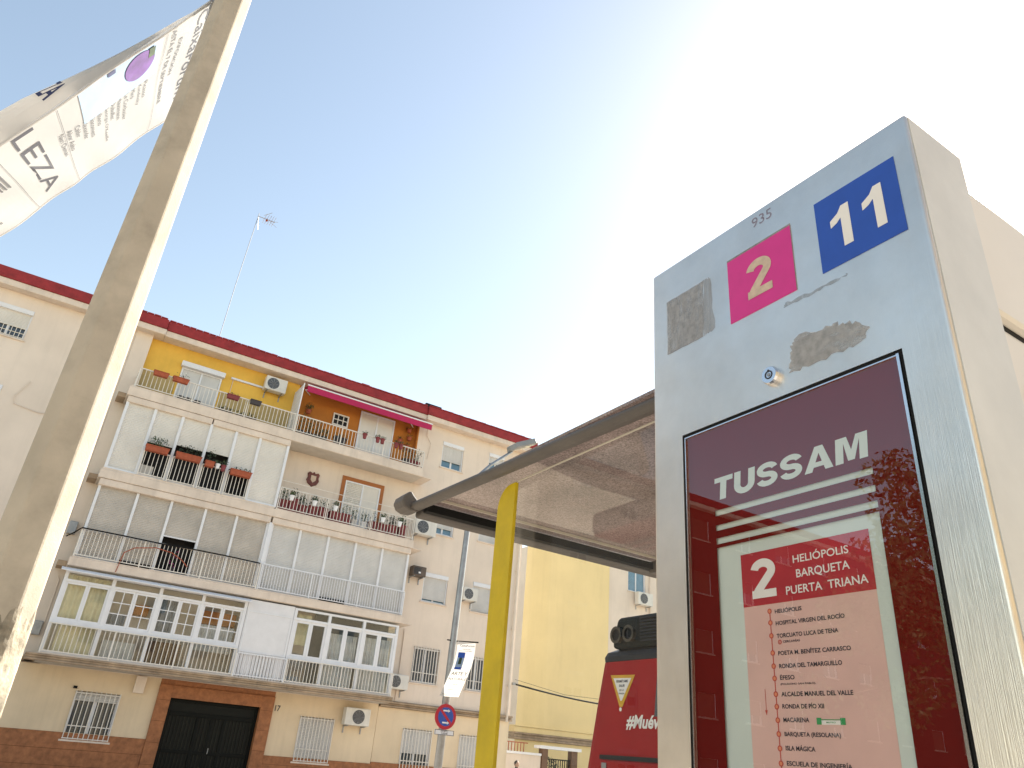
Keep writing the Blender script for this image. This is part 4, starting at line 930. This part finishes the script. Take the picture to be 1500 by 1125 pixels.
# end bar along Y (rounded profile) and front bar along X
prof = [(-.022, -.014), (-.015, -.026), (.0, -.030), (.026, -.027), (.036, -.016), (.030, -.002), (.006, .004), (-.015, .000)]
mb = MB().hexa([(XC+.075+a, .95, ZC+b) for a, b in prof], [(XC+a, YC+.02, ZC+b) for a, b in prof]); mb.build('canopy_end_bar', 'canfr', t, .008)
mb = MB().hexa([(XC+.037, YC+.0-a*1.3, ZC-.01+b*1.25) for a, b in prof], [(4.9, YC+.0-a*1.3, ZC-.01+b*1.25) for a, b in prof]); mb.build('canopy_front_bar', 'canfr', t, .008)
cp = [(.035, -.022), (.012, -.034), (-.02, -.036), (-.045, -.026), (-.058, -.004), (-.052, .020), (-.030, .040), (-.018, .042), (-.006, .028), (.012, .012), (.035, .014)]
mb = MB().hexa([(XC+a, YC-.045, ZC+b) for a, b in cp], [(XC+a, YC+.045, ZC+b) for a, b in cp]); mb.build('canopy_corner', 'canfr', t, .006)
bx('canopy_rear_bar', 'canfr', t, XC+.04, 4.9, .90, .96, ZC-.03, ZC+.03, bevel=.01); bx('canopy_end_bar', 'canfr', t, 4.9, 5.0, .90, YC+.07, ZC-.03, ZC+.03, bevel=.01)
for k in range(3): bx('canopy_glass', 'canopy', t, XC+.037+k*1.2317, XC+.05+(k+1)*1.2317-.02, .93, YC-.02, ZC+.006, ZC+.016)
for k in (1, 2): bx('canopy_rib', 'canfr', t, XC+.03+k*1.2317-.012, XC+.03+k*1.2317+.03, .96, YC-.06, ZC-.05, ZC+.003)
bx('gasket', 'black', t, XC+.04, 4.9, YC-.085, YC-.050, ZC-.035, ZC-.004)
bx('gutter_lip', 'edge', t, XC+.04, 4.9, YC-.155, YC-.148, ZC-.006, ZC+.004)
# side pane with rounded upper corner and yellow band
XP, PT, YP1, YP0 = 1.275, EYE+.852, 2.16, .52
rc = .075; crn = [(YP1-rc+rc*math.cos(a), PT-rc+rc*math.sin(a)) for a in [math.pi/2*k/8 for k in range(9)]]
def pane_poly(mb, pts, x0, x1): return mb.hexa([(x0, y, z) for y, z in pts], [(x1, y, z) for y, z in pts])
yb = .105
MB().quad((XP+.005, YP1-yb, .12), (XP+.005, YP0, .12), (XP+.005, YP0, PT), (XP+.005, YP1-yb, PT)).build('side_pane', 'glass', t)
pane_poly(MB(), [(YP1, .12)]+[(min(y, YP1), z) for y, z in crn]+[(YP1-yb-.001, PT), (YP1-yb-.001, .12)], XP-.001, XP+.011).build('yellow_band', 'yelv', t)
mb = MB(); mb.tube([(XP+.005, YP1+.003, .12)]+[(XP+.005, y+.003, z+.003) for y, z in crn]+[(XP+.005, YP0, PT+.003)], .0032, 6); mb.build('pane_edge', 'edge', t)
for y in (.6, 2.0): bx('pane_foot', 'metal_g', t, XP-.03, XP+.04, y-.05, y+.05, 0, .14)
bx('rear_pane', 'glass', t, 2.6, 4.85, .52, .53, .25, ZC-.06)
for x in (2.55, 4.87): bx('shelter_post', 'canfr', t, x-.04, x+.04, .50, .58, 0, ZC-.051, bevel=.01)
bx('bench', 'metal_g', t, 2.9, 4.6, .75, 1.1, .43, .47, bevel=.01)
for x in (3.1, 4.4): bx('bench_leg', 'metal_g', t, x-.03, x+.03, .85, 1.0, 0, .43)
# display panel box behind the totem
t = thing('advertising_panel', 'cream metal display panel standing right behind the bus stop totem', 'display panel', (1.8, .55, 0))
bx('body', 'panelp', t, 1.19, 2.5, .475, .66, .12, 2.27, bevel=.012)
bx('header', 'panelp', t, 1.185, 2.52, .466, .68, 2.281, 2.556, bevel=.012)
bx('seam', 'black', t, 1.20, 2.49, .480, .65, 2.2695, 2.286)
bx('poster', mat('poster_ochre', (.42, .30, .08), .5, var=.4, vscale=4), t, 1.31, 2.40, .470, .4745, .5, 2.15)
frame(MB(), 1.285, 2.425, .465, .4748, .475, 2.175, .026).build('poster_frame', 'white', t)
bx('plinth', 'canfr', t, 1.25, 2.44, .50, .64, 0, .12)

# ================================================================= BUS STOP TOTEM
t = thing('bus_stop_totem', 'brushed steel bus stop totem with magenta 2 and blue 11 plates', 'bus stop', (1.08, .76, 0))
TY, TZ = 1.075, 2.592
def TT(u, v_, d=0.): return (1.0-d, TY-u, v_)
def trect(mb, u0, u1, v0, v1, d0, d1): return mb.box(1.0-d1, 1.0-d0, TY-u1, TY-u0, v0, v1)
# front sheet with a real opening for the display, side sheets, top
mb = MB()
U0, U1, V1, V0 = .083, .5495, 2.1600, .55
us, vs_ = (0, U0, U1, .626), (V0, V1, TZ)
for i in range(3):
    for j in range(2):
        if i == 1 and j == 0: continue
        mb.quad(TT(us[i], vs_[j]), TT(us[i+1], vs_[j]), TT(us[i+1], vs_[j+1]), TT(us[i], vs_[j+1]))
D_ = -.17
for u in (0, .626):
    for j in range(2): mb.quad(TT(u, vs_[j]), TT(u, vs_[j+1]), TT(u, vs_[j+1], D_), TT(u, vs_[j], D_))
for i in range(3): mb.quad(TT(us[i], TZ), TT(us[i+1], TZ), TT(us[i+1], TZ, D_), TT(us[i], TZ, D_)); mb.quad(TT(us[i], TZ, D_), TT(us[i+1], TZ, D_), TT(us[i+1], V0, D_), TT(us[i], V0, D_))
for u in (U0, U1): mb.quad(TT(u, V0), TT(u, V1), TT(u, V1, -.06), TT(u, V0, -.06))
mb.quad(TT(U0, V1), TT(U1, V1), TT(U1, V1, -.06), TT(U0, V1, -.06))
import bmesh
bm = bmesh.new(); bm.from_mesh(mb.mesh('case', None)); bmesh.ops.remove_doubles(bm, verts=bm.verts, dist=.0004); bmesh.ops.recalc_face_normals(bm, faces=bm.faces)
def outer(v): return min(abs(v.co.y-TY), abs(v.co.y-TY+.626), abs(v.co.z-TZ)) < 1e-4
eds = [e for e in bm.edges if len(e.link_faces) == 2 and e.calc_face_angle(0) > .8 and all(outer(v) for v in e.verts)]
bmesh.ops.bevel(bm, geom=eds, offset=.006, segments=4, profile=.5, affect='EDGES')
me = bpy.data.meshes.new('case'); bm.to_mesh(me); bm.free(); me.materials.append(M['steel']); cs = obj('case', me, t)
bx('plinth', 'steel', t, 1.0, 1.17, TY-.626, TY, 0, V0-.001)
bx('rear_case', 'steel', t, 1.13, 1.160, TY-U1+.0005, TY-U0-.0005, V0, V1-.001)
bx('side_panel', 'panelp2', t, 1.007, 1.166, TY-.6275, TY-.62605, .02, TZ-.007)  # separate cream sheet added over the steel side face
# gasket and bright trim round the opening
mb = MB(); trect(mb, U0+.0005, U1-.0005, V1-.006, V1-.0006, -.05, -.002); trect(mb, U1-.0055, U1-.0005, V0, V1-.0065, -.05, -.002); trect(mb, U0+.0005, U0+.004, V0, V1-.0065, -.05, -.002); mb.build('gasket', 'black', t)
mb = MB(); trect(mb, U1-.0105, U1-.006, V0, V1-.0065, -.04, .0015); trect(mb, U0+.0045, U1-.011, V1-.0085, V1-.0065, -.04, -.001); trect(mb, U0+.0045, U0+.0065, V0, V1-.009, -.04, -.001); mb.build('door_trim', 'chrome', t)
dg = MB().quad(TT(U0+.007, V0, -.0045), TT(U1-.011, V0, -.0045), TT(U1-.011, V1-.009, -.0045), TT(U0+.007, V1-.009, -.0045)).build('display_glass', thin_glass('display_glass', (.985, .99, .985), 2.9), t)
# maroon vinyl mask with cut-out letters, stripes and window, in front of a pale backing
DV = -.0092
mb = MB(); vl, vr, vb, vt = U0+.006, U1-.010, V0, V1-.008
rows_ = [1.9205, 1.9272, 1.9382, 1.9520, 1.9622, 1.9798, 1.9902]
def vq(u0, u1, v0, v1): mb.quad(TT(u0, v0, DV), TT(u1, v0, DV), TT(u1, v1, DV), TT(u0, v1, DV))
vq(vl, .152, vb, vt); vq(.468, vr, vb, vt); vq(.152, .468, 1.9902, vt); vq(.152, .468, vb, V0+.05)
for a, b in ((1.9205, 1.9272), (1.9382, 1.9520), (1.9622, 1.9798)): vq(.152, .468, a, b)
mk = mb.build('vinyl_mask', 'redv', t)
mb = put_glyphs(MB(), 'TUSSAM', .150, .464, 2.009, 2.0515, lambda u, v_, k: TT(u, v_, DV+.0003+.00008*k), .07, .10)
mb.build('lettering', 'back', mk)
bk = trect(MB(), U0+.006, U1-.010, V0, V1-.008, -.022, -.0125).build('backing', 'back', t)
# route paper
DP = -.0121
po_ = trect(MB(), .2025, .445, .75, 1.8995, -.0124, DP).build('route_sheet', 'pap', t)
trect(MB(), .2022, .4453, 1.811, 1.8998, DP, DP+.0003).build('header', 'hred', po_)
def ttext(txt, u0, u1, v0, v1, m_, bold=0., d=DP+.0006, parent=po_, name='lettering', shear=0):
    tv, tf = text2d(txt, 1, bold, shear); tv = fit(tv, u0, u1, v0, v1); put_text(MB(), tv, tf, lambda x, z: TT(x, z, d)).build(name, m_, parent)
put_glyphs(MB(), '2', .2215, .2735, 1.8225, 1.8870, lambda u, v_, k: TT(u, v_, DP+.0006+.00008*k)).build('lettering', 'wprint', po_)
ttext('HELIÓPOLIS', .3085, .4090, 1.8695, 1.8850, 'wprint', .012); ttext('BARQUETA', .3125, .4080, 1.8435, 1.8590, 'wprint', .012); ttext('PUERTA  TRIANA', .2905, .4350, 1.8215, 1.8345, 'wprint', .012)
stops = [('HELIÓPOLIS', 1.7950, .3164), ('HOSPITAL VIRGEN DEL ROCÍO', 1.7765, .3894), ('TORCUATO LUCA DE TENA', 1.7570, .3762), ('POETA M. BENÍTEZ CARRASCO', 1.7310, .3933), ('RONDA DEL TAMARGUILLO', 1.7118, .3763), ('ÉFESO', 1.6950, .2922), ('ALCALDE MANUEL DEL VALLE', 1.6712, .3886), ('RONDA DE PÍO XII', 1.6540, .3388), ('MACARENA', 1.6352, .3114), ('BARQUETA (RESOLANA)', 1.6155, .3613), ('ISLA MÁGICA', 1.5968, .3171), ('ESCUELA DE INGENIERÍA', 1.5766, .374)]
for nm, vv, u1 in stops:
    acc = any(c in nm for c in 'ÓÍÉÁ'); ttext(nm, .2655, u1, vv-(.0012 if ')' in nm else 0), vv+.0066+(.0014 if acc else 0), 'ink', .022)
sv = [1.7997, 1.7815, 1.7614, 1.7353, 1.7156, 1.6976, 1.6748, 1.6569, 1.6379, 1.6188, 1.5992, 1.5789]
MB().box(1-DP-.0004, 1-DP-.0002, TY-.2559, TY-.2543, 1.40, 1.7997).build('route_line', 'lred', po_)
mb = MB(); mc = MB()
for z in sv: mb.ring((1-DP-.0007, TY-.2551, z), (-1, 0, 0), .0026, .0042, 20); mc.disc((1-DP-.0006, TY-.2551, z), (-1, 0, 0), .0028, 16)
mb.build('stop_ring', 'lred', po_); mc.build('stop_dot', mat('stop_dot_print', (.70, .24, .12), .7, var=0), po_)
mb = MB(); mb.ring((1-DP-.0006, TY-.2705, 1.7508), (-1, 0, 0), .0022, .0036, 18); mb.disc((1-DP-.0006, TY-.2705, 1.7508), (-1, 0, 0), .0011, 12); mb.build('rail_symbol', 'lred', po_)
ttext('CERCANÍAS', .2765, .308, 1.7492, 1.7535, 'ink', .02); ttext('(POLÍGONO SAN PABLO)', .2655, .328, 1.6868, 1.6908, 'ink', .02)
mb = MB(); mb.box(1-DP-.0005, 1-DP-.0003, TY-.2352, TY-.2344, 1.652, 1.6824); mb.quad(TT(.2322, 1.652, DP+.0005), TT(.2374, 1.652, DP+.0005), TT(.2348, 1.6445, DP+.0005)); mb.build('direction_arrow', 'lred', po_)
mb = MB(); mb.box(1-DP-.0006, 1-DP-.0003, TY-.3318, TY-.3240, 1.6325, 1.6415); mb.box(1-DP-.0006, 1-DP-.0003, TY-.3710, TY-.3630, 1.6325, 1.6415); mb.box(1-DP-.0006, 1-DP-.0003, TY-.3629, TY-.3319, 1.6385, 1.6395); mb.build('metro_mark', 'green', po_)
trect(MB(), .3319, .3629, 1.6325, 1.6382, DP, DP+.0003).build('metro_field', 'wprint', po_); ttext('METRO', .340, .355, 1.6345, 1.6365, 'green', .01)
# plates on the upper case: printed sheets 1 mm proud
pk = trect(MB(), .2245, .3805, 2.3565, 2.5050, .0, .0012).build('number_plate', 'pink', t); put_glyphs(MB(), '2', .2705, .3325, 2.3880, 2.4735, lambda u, v_, k: TT(u, v_, .0018+.0001*k)).build('lettering', 'beige', pk)
mb = MB(); trect(mb, .2240, .3812, 2.5052, 2.5095, .0, .0008); trect(mb, .3807, .3822, 2.357, 2.505, 0, .0008); mb.build('plate_edge_strip', 'scrape', pk)  # thin grey strips along the plate's top and right edges
bk_ = trect(MB(), .4360, .5940, 2.3610, 2.5175, .0, .0012).build('number_plate', 'blue', t)
def one(u, mb):    # drawn figure 1 with flag
    pts = [(u+.021, 2.3932), (u+.0385, 2.3932), (u+.0385, 2.4805), (u+.024, 2.4805), (u+.016, 2.468), (u, 2.4585), (u, 2.4435), (u+.012, 2.4480), (u+.021, 2.4560)]
    mb.hexa([TT(a, b, .0015) for a, b in pts], [TT(a, b, .0019) for a, b in pts])
mb = MB(); one(.4640, mb); one(.5265, mb); mb.build('lettering', 'wprint', bk_)
# scraped sticker residues, faint stamp
def residue(pts, d, jag, seed):
    rr = random.Random(seed); out = []
    for k in range(len(pts)):
        a, b = pts[k], pts[(k+1) % len(pts)]
        for q in range(7): f_ = q/7; out.append((a[0]+(b[0]-a[0])*f_+rr.uniform(-jag, jag), a[1]+(b[1]-a[1])*f_+rr.uniform(-jag, jag)))
    mb = MB(); b0 = len(mb.v); mb.v += [TT(a, b, d) for a, b in out]; mb.f.append(tuple(range(len(out)))); return mb
def resmat(name, col, dens, sc):
    m_ = mat(name, col, .85, var=.2, vscale=70); n = m_.node_tree.nodes; l = m_.node_tree.links; b = n['Principled BSDF']
    geo = n.new('ShaderNodeNewGeometry'); mp = n.new('ShaderNodeMapping'); mp.inputs['Scale'].default_value = sc; l.new(geo.outputs['Position'], mp.inputs[0])
    no = n.new('ShaderNodeTexNoise'); no.inputs['Scale'].default_value = 22; no.inputs['Detail'].default_value = 9; no.inputs['Roughness'].default_value = .75; l.new(mp.outputs[0], no.inputs['Vector'])
    mr = n.new('ShaderNodeMapRange'); mr.inputs[1].default_value = .40; mr.inputs[2].default_value = .52; mr.inputs[3].default_value = dens*.6; mr.inputs[4].default_value = dens; l.new(no.outputs['Fac'], mr.inputs[0]); l.new(mr.outputs[0], b.inputs['Alpha']); return m_
RM = resmat('sticker_residue', (.38, .38, .39), .75, (1, 2.5, .6)); RM2 = resmat('sticker_residue_thin', (.42, .40, .38), .65, (1, .5, 2.2))
residue([(.046, 2.362), (.150, 2.362), (.156, 2.498), (.046, 2.498)], .0006, .0008, 1).build('sticker_residue', RM, t)
residue([(.150, 2.363), (.182, 2.366), (.178, 2.497), (.156, 2.497)], .0005, .003, 2).build('sticker_residue', resmat('sticker_residue_faint', (.36, .35, .35), .45, (1, 6, .4)), t)
residue([(.347, 2.197), (.42, 2.196), (.494, 2.200), (.503, 2.222), (.470, 2.243), (.440, 2.254), (.364, 2.262), (.352, 2.236)], .0006, .004, 3).build('sticker_residue', RM2, t)
residue([(.350, 2.331), (.42, 2.332), (.48, 2.334), (.478, 2.338), (.41, 2.338), (.352, 2.341)], .0005, .0025, 5).build('sticker_residue', resmat('scuff_line', (.30, .31, .33), .4, (1, 3, 1)), t)
tv, tf = text2d('935', 1, 0); tv = fit(tv, .294, .343, 2.5515, 2.5755); put_text(MB(), tv, tf, lambda x, z: TT(x, z, .0006)).build('stamped_number', resmat('stamped_ink', (.20, .05, .06), .5, (1, 3, 3)), t)
# lock
lk = MB().tube([(1.0005, TY-.3115, 2.2040), (.992, TY-.3115, 2.2040), (.988, TY-.3115, 2.2040)], [.0175, .0175, .0155], 28).build('lock', 'chrome', t)
mb = MB(); mb.ring((.9874, TY-.3115, 2.2040), (-1, 0, 0), .0058, .0085, 24); mb.box(.9870, .9876, TY-.3115-.0016, TY-.3115+.0016, 2.2095, 2.2140); mb.build('keyway', 'ink', lk)
MB().disc((.9872, TY-.3115, 2.2040), (-1, 0, 0), .0035, 16).build('key_pin', 'metal_g', lk)

# ================================================================= BUS
t = thing('bus', 'red city bus seen from the rear with a black roof unit', 'bus', (12, 6.25, 0))
XB, YL, YR = 6.0, 7.50, 4.98
def brect(z, ins, x0=6.0, x1=17.8): # horizontal section with rounded corners
    yl, yr = YL+ins, YR-ins; r = .16; pts = []
    for cx, cy, a0 in ((x0+r, yr+r, 180), (x1-r, yr+r, 270), (x1-r, yl-r, 0), (x0+r, yl-r, 90)):
        for k in range(5): a_ = R_(a0+90*k/4); pts.append((cx+r*math.cos(a_), cy+r*math.sin(a_), z))
    return pts
def loft(secs):
    mb = MB(); n = len(secs[0])
    for s_ in secs: mb.v += s_
    for i in range(len(secs)-1):
        for k in range(n): j = (k+1) % n; mb.f.append((i*n+k, i*n+j, (i+1)*n+j, (i+1)*n+k))
    mb.f.append(tuple(reversed(range(n)))); mb.f.append(tuple((len(secs)-1)*n+k for k in range(n))); return mb
body = loft([brect(.32, .18, 6.0), brect(.9, .24, 6.0), brect(1.56, .20, 6.0), brect(2.2, .09, 6.03), brect(2.70, .0, 6.06)]).build('body', 'busred', t, smooth=False)
loft([brect(2.702, -.012, 6.055), brect(2.76, -.005, 6.05), brect(2.81, -.03, 6.07), brect(2.86, -.14, 6.16)]).build('roof_cap', 'busblk', t, .01)
pod = MB().hexa([(6.02, 7.25, 2.84), (8.6, 7.25, 2.84), (8.6, 5.2, 2.84), (6.02, 5.2, 2.84)], [(6.03, 7.16, 3.2), (8.5, 7.10, 3.26), (8.5, 5.35, 3.26), (6.03, 5.3, 3.2)]).build('roof_unit', 'pod', t, .06, seg=3)
mb = MB()
for k in range(8): mb.box(6.008, 6.06, 5.4, 6.72, 2.89+k*.036, 2.906+k*.036)
mb.build('louvre', 'busblk', pod)
for y in (7.10, 6.88):
    MB().tube([(6.2, y, 2.985), (5.965, y, 2.985)], [.088, .088], 20, False).build('exhaust_pipe', 'pipe', pod); mb = MB(); mb.ring((5.965, y, 2.985), (-1, 0, 0), .066, .098, 24); mb.build('pipe_collar', 'pipe', pod); MB().disc((6.0, y, 2.985), (-1, 0, 0), .086, 20).build('pipe_mouth', 'dark', pod)
def rearx(z): return 6.0+(max(0, z-1.56)/.64*.03 if z < 2.2 else .03+(z-2.2)/.5*.03)
def rp(y, z, d=.004): return (rearx(z)-d, y, z)
tri = [(7.26, 2.55), (6.84, 2.55), (7.02, 2.22), (7.08, 2.22)]
mb = MB().quad(*[rp(a, b, .004) for a, b in ((7.27, 2.55), (6.84, 2.54), (7.03, 2.20), (7.08, 2.20))]); st_ = mb.build('yield_sticker', mat('sticker_yellow', (.65, .36, .02), .5), t)
MB().quad(*[rp(a, b, .006) for a, b in ((7.215, 2.515), (6.90, 2.507), (7.045, 2.265), (7.068, 2.265))]).build('sticker_field', 'wprint', st_)
mb = MB()
for tx, zz, h in (('PERMÍTAME', 2.462, .04), ('SALIR', 2.415, .04), ('DE LA', 2.37, .03), ('PARADA', 2.335, .025)):
    tv, tf = text2d(tx, h, .01, 0, 'CENTER'); put_text(mb, tv, tf, lambda x, z: rp(7.055-x, zz+z, .009))
mb.build('lettering', 'ink', st_)
MB().disc(rp(7.06, 2.175, .006), (-1, 0, 0), .022, 14).build('sticker_dot', 'wprint', st_)
tv, tf = text2d('#Muévete', .185, .03, .2); mb = MB(); put_text(mb, tv, tf, lambda x, z: rp(6.95-x, 1.985+z, .005)); mb.build('slogan_lettering', 'wprint', t)
MB().hexa([rp(6.50, 2.10, .006), rp(5.3, 2.10, .006), rp(5.34, 2.64, .006), rp(6.47, 2.64, .006)], [rp(6.50, 2.10, -.01), rp(5.3, 2.10, -.01), rp(5.34, 2.64, -.01), rp(6.47, 2.64, -.01)]).build('rear_window', 'glassd', t)
bx('engine_hatch_gap', 'dark', t, 5.992, 6.02, 5.3, 7.38, 1.655, 1.70); bx('engine_hatch', 'busred', t, 5.985, 6.02, 5.32, 7.36, .7, 1.65, bevel=.015)
mb = MB()
for k in range(7): mb.box(5.978, 5.99, 5.6, 7.1, .85+k*.08, .89+k*.08)
mb.build('engine_grille', 'dark', t)
bx('latch', 'metal_g', t, 5.97, 5.986, 7.24, 7.32, 1.56, 1.62, bevel=.006)
for y in (7.45, 5.03):
    for z in (1.0, 1.2): MB().tube([(6.01, y, z), (5.985, y, z)], .07, 18).build('tail_light', 'signr', t)
bx('bumper', 'busblk', t, 5.95, 6.06, 4.9, 7.6, .34, .6, bevel=.03)
for yy in (YL+.165, YR-.175):
    for k in range(6): bx('side_window', 'glassd', t, 7.2+k*1.7, 8.75+k*1.7, yy-.01, yy+.02, 1.35, 2.3)
for x in (8.6, 15.6):
    for y in (7.52, 4.96):
        wl = MB().tube([(x, y-.14, .48), (x, y+.14, .48)], .48, 28).build('wheel', 'black', t); MB().disc((x, y+(.142 if y > 6 else -.142), .48), (0, 1 if y > 6 else -1, 0), .26, 24).build('rim', 'metal_g', wl)

# ================================================================= PERSON WALKING ON THE FAR PAVEMENT
t = thing('person', 'dark haired person in a dark jacket walking by the block corner', 'person', (15.85, 24, 0))
def skin_body(name, joints, edges, m_, parent, sub=2):
    me = bpy.data.meshes.new(name); me.from_pydata([j[:3] for j in joints], edges, []); me.materials.append(M[m_])
    o = obj(name, me, parent); sk = o.modifiers.new('skin', 'SKIN'); sk.use_smooth_shade = True; su = o.modifiers.new('sub', 'SUBSURF'); su.levels = su.render_levels = sub
    if not me.skin_vertices: me.attributes  # layer is made by the modifier
    for sv_, j in zip(me.skin_vertices[0].data if me.skin_vertices else [], joints): sv_.radius = (j[3], j[4] if len(j) > 4 else j[3])
    if me.skin_vertices: me.skin_vertices[0].data[0].use_root = True
    return o
px, py = 15.85, 24.0
def ell(mb, c, r, n=16, m_=10):
    mb.lathe(c, [(max(.0001, math.sin(math.pi*k/m_)), -math.cos(math.pi*k/m_)) for k in range(m_+1)], n); return mb
def limb(mb, pts, rs, n=12): return mb.tube(pts, rs, n)
def sph(c, rx, ry, rz, n=18, k_=12):
    mb = MB()
    for k in range(k_+1):
        a = math.pi*k/k_
        for j in range(n): b = 2*math.pi*j/n; mb.v.append((c[0]+rx*math.sin(a)*math.cos(b), c[1]+ry*math.sin(a)*math.sin(b), c[2]+rz*math.cos(a)))
    for k in range(k_):
        for j in range(n): j2 = (j+1) % n; mb.f.append((k*n+j, (k+1)*n+j, (k+1)*n+j2, k*n+j2))
    return mb
mb = MB()
def section(z, rx, ry, dx=0): return [(px+dx+rx*math.cos(2*math.pi*k/18), py+ry*math.sin(2*math.pi*k/18), z) for k in range(18)]
bd = loft([section(.80, .15, .12), section(.92, .165, .125), section(1.05, .15, .11), section(1.2, .175, .12), section(1.28, .19, .115), section(1.335, .12, .09), section(1.36, .055, .06), section(1.41, .052, .058)])
for s_ in (-1, 1):
    bd.tube([(px+s_*.07, py, .86), (px+s_*.08+.10*s_, py-.02, .46), (px+s_*.08+.14*s_, py, .06)], [.085, .06, .042], 12)
    bd.tube([(px+.14*s_+.14*s_, py-.0, .05), (px+.14*s_+.16*s_, py-.17, .035)], [.04, .03], 10)
    bd.tube([(px+s_*.18, py, 1.28), (px+s_*.24, py+.02, 1.02), (px+s_*.25, py-.08, .80), (px+s_*.25, py-.1, .70)], [.055, .042, .032, .03], 10)
body_ = bd.build('body', 'cloth', t, smooth=True)
hd = sph((px, py-.01, 1.475), .075, .092, .112); hd.tube([(px, py-.095, 1.47), (px, py-.118, 1.455)], [.014, .016], 8)
for s_ in (-1, 1): hd.tube([(px+s_*.07, py, 1.475), (px+s_*.085, py+.01, 1.475)], [.03, .022], 8)
head = hd.build('head', 'skin', t, smooth=True)
hm = sph((px, py+.012, 1.50), .086, .098, .10); hm.v = [(a, b, max(c, 1.475) if b < py-.05 else max(c, 1.40)) for a, b, c in hm.v]; hm.build('hair', 'hair', head, smooth=True)

# ================================================================= STREET TREE (mirrored in the totem glass)
t = thing('street_tree', 'leafy green street tree mirrored in the totem glass', 'tree', (-6.5, 4.0, 0))
MB().tube([(-6.5, 4.0, 0), (-6.45, 4.02, 1.2), (-6.5, 4.0, 2.4), (-6.4, 4.1, 3.6), (-6.45, 4.0, 4.8)], [.14, .11, .10, .07, .03], 10).build('trunk', 'bark', t, smooth=True)
rnd = random.Random(11); mb = MB(); ml = MB()
for k in range(26):
    a = rnd.uniform(0, 6.28); e = rnd.uniform(-.1, 1.2); L = rnd.uniform(.9, 1.9); z0 = rnd.uniform(2.5, 4.2)
    p0 = Vector((-6.47, 4.02, z0)); p2 = p0+Vector((math.cos(a)*math.cos(e), math.sin(a)*math.cos(e), math.sin(e)))*L; p1 = (p0+p2)/2+Vector((0, 0, .12))
    mb.tube([p0, p1, p2], [.035, .022, .008], 6)
    for q in range(5): c = p0.lerp(p2, .45+.14*q); ml.leaves(c+Vector((rnd.gauss(0, .15), rnd.gauss(0, .15), rnd.gauss(0, .12))), (.34, .34, .24), 130, .042, k*10+q)
mb.build('limb', 'bark', t); ml.build('crown', 'leaf', t)

SC.render.engine = 'CYCLES'
SC.cycles.max_bounces = 8; SC.cycles.transparent_max_bounces = 12; SC.cycles.glossy_bounces = 4
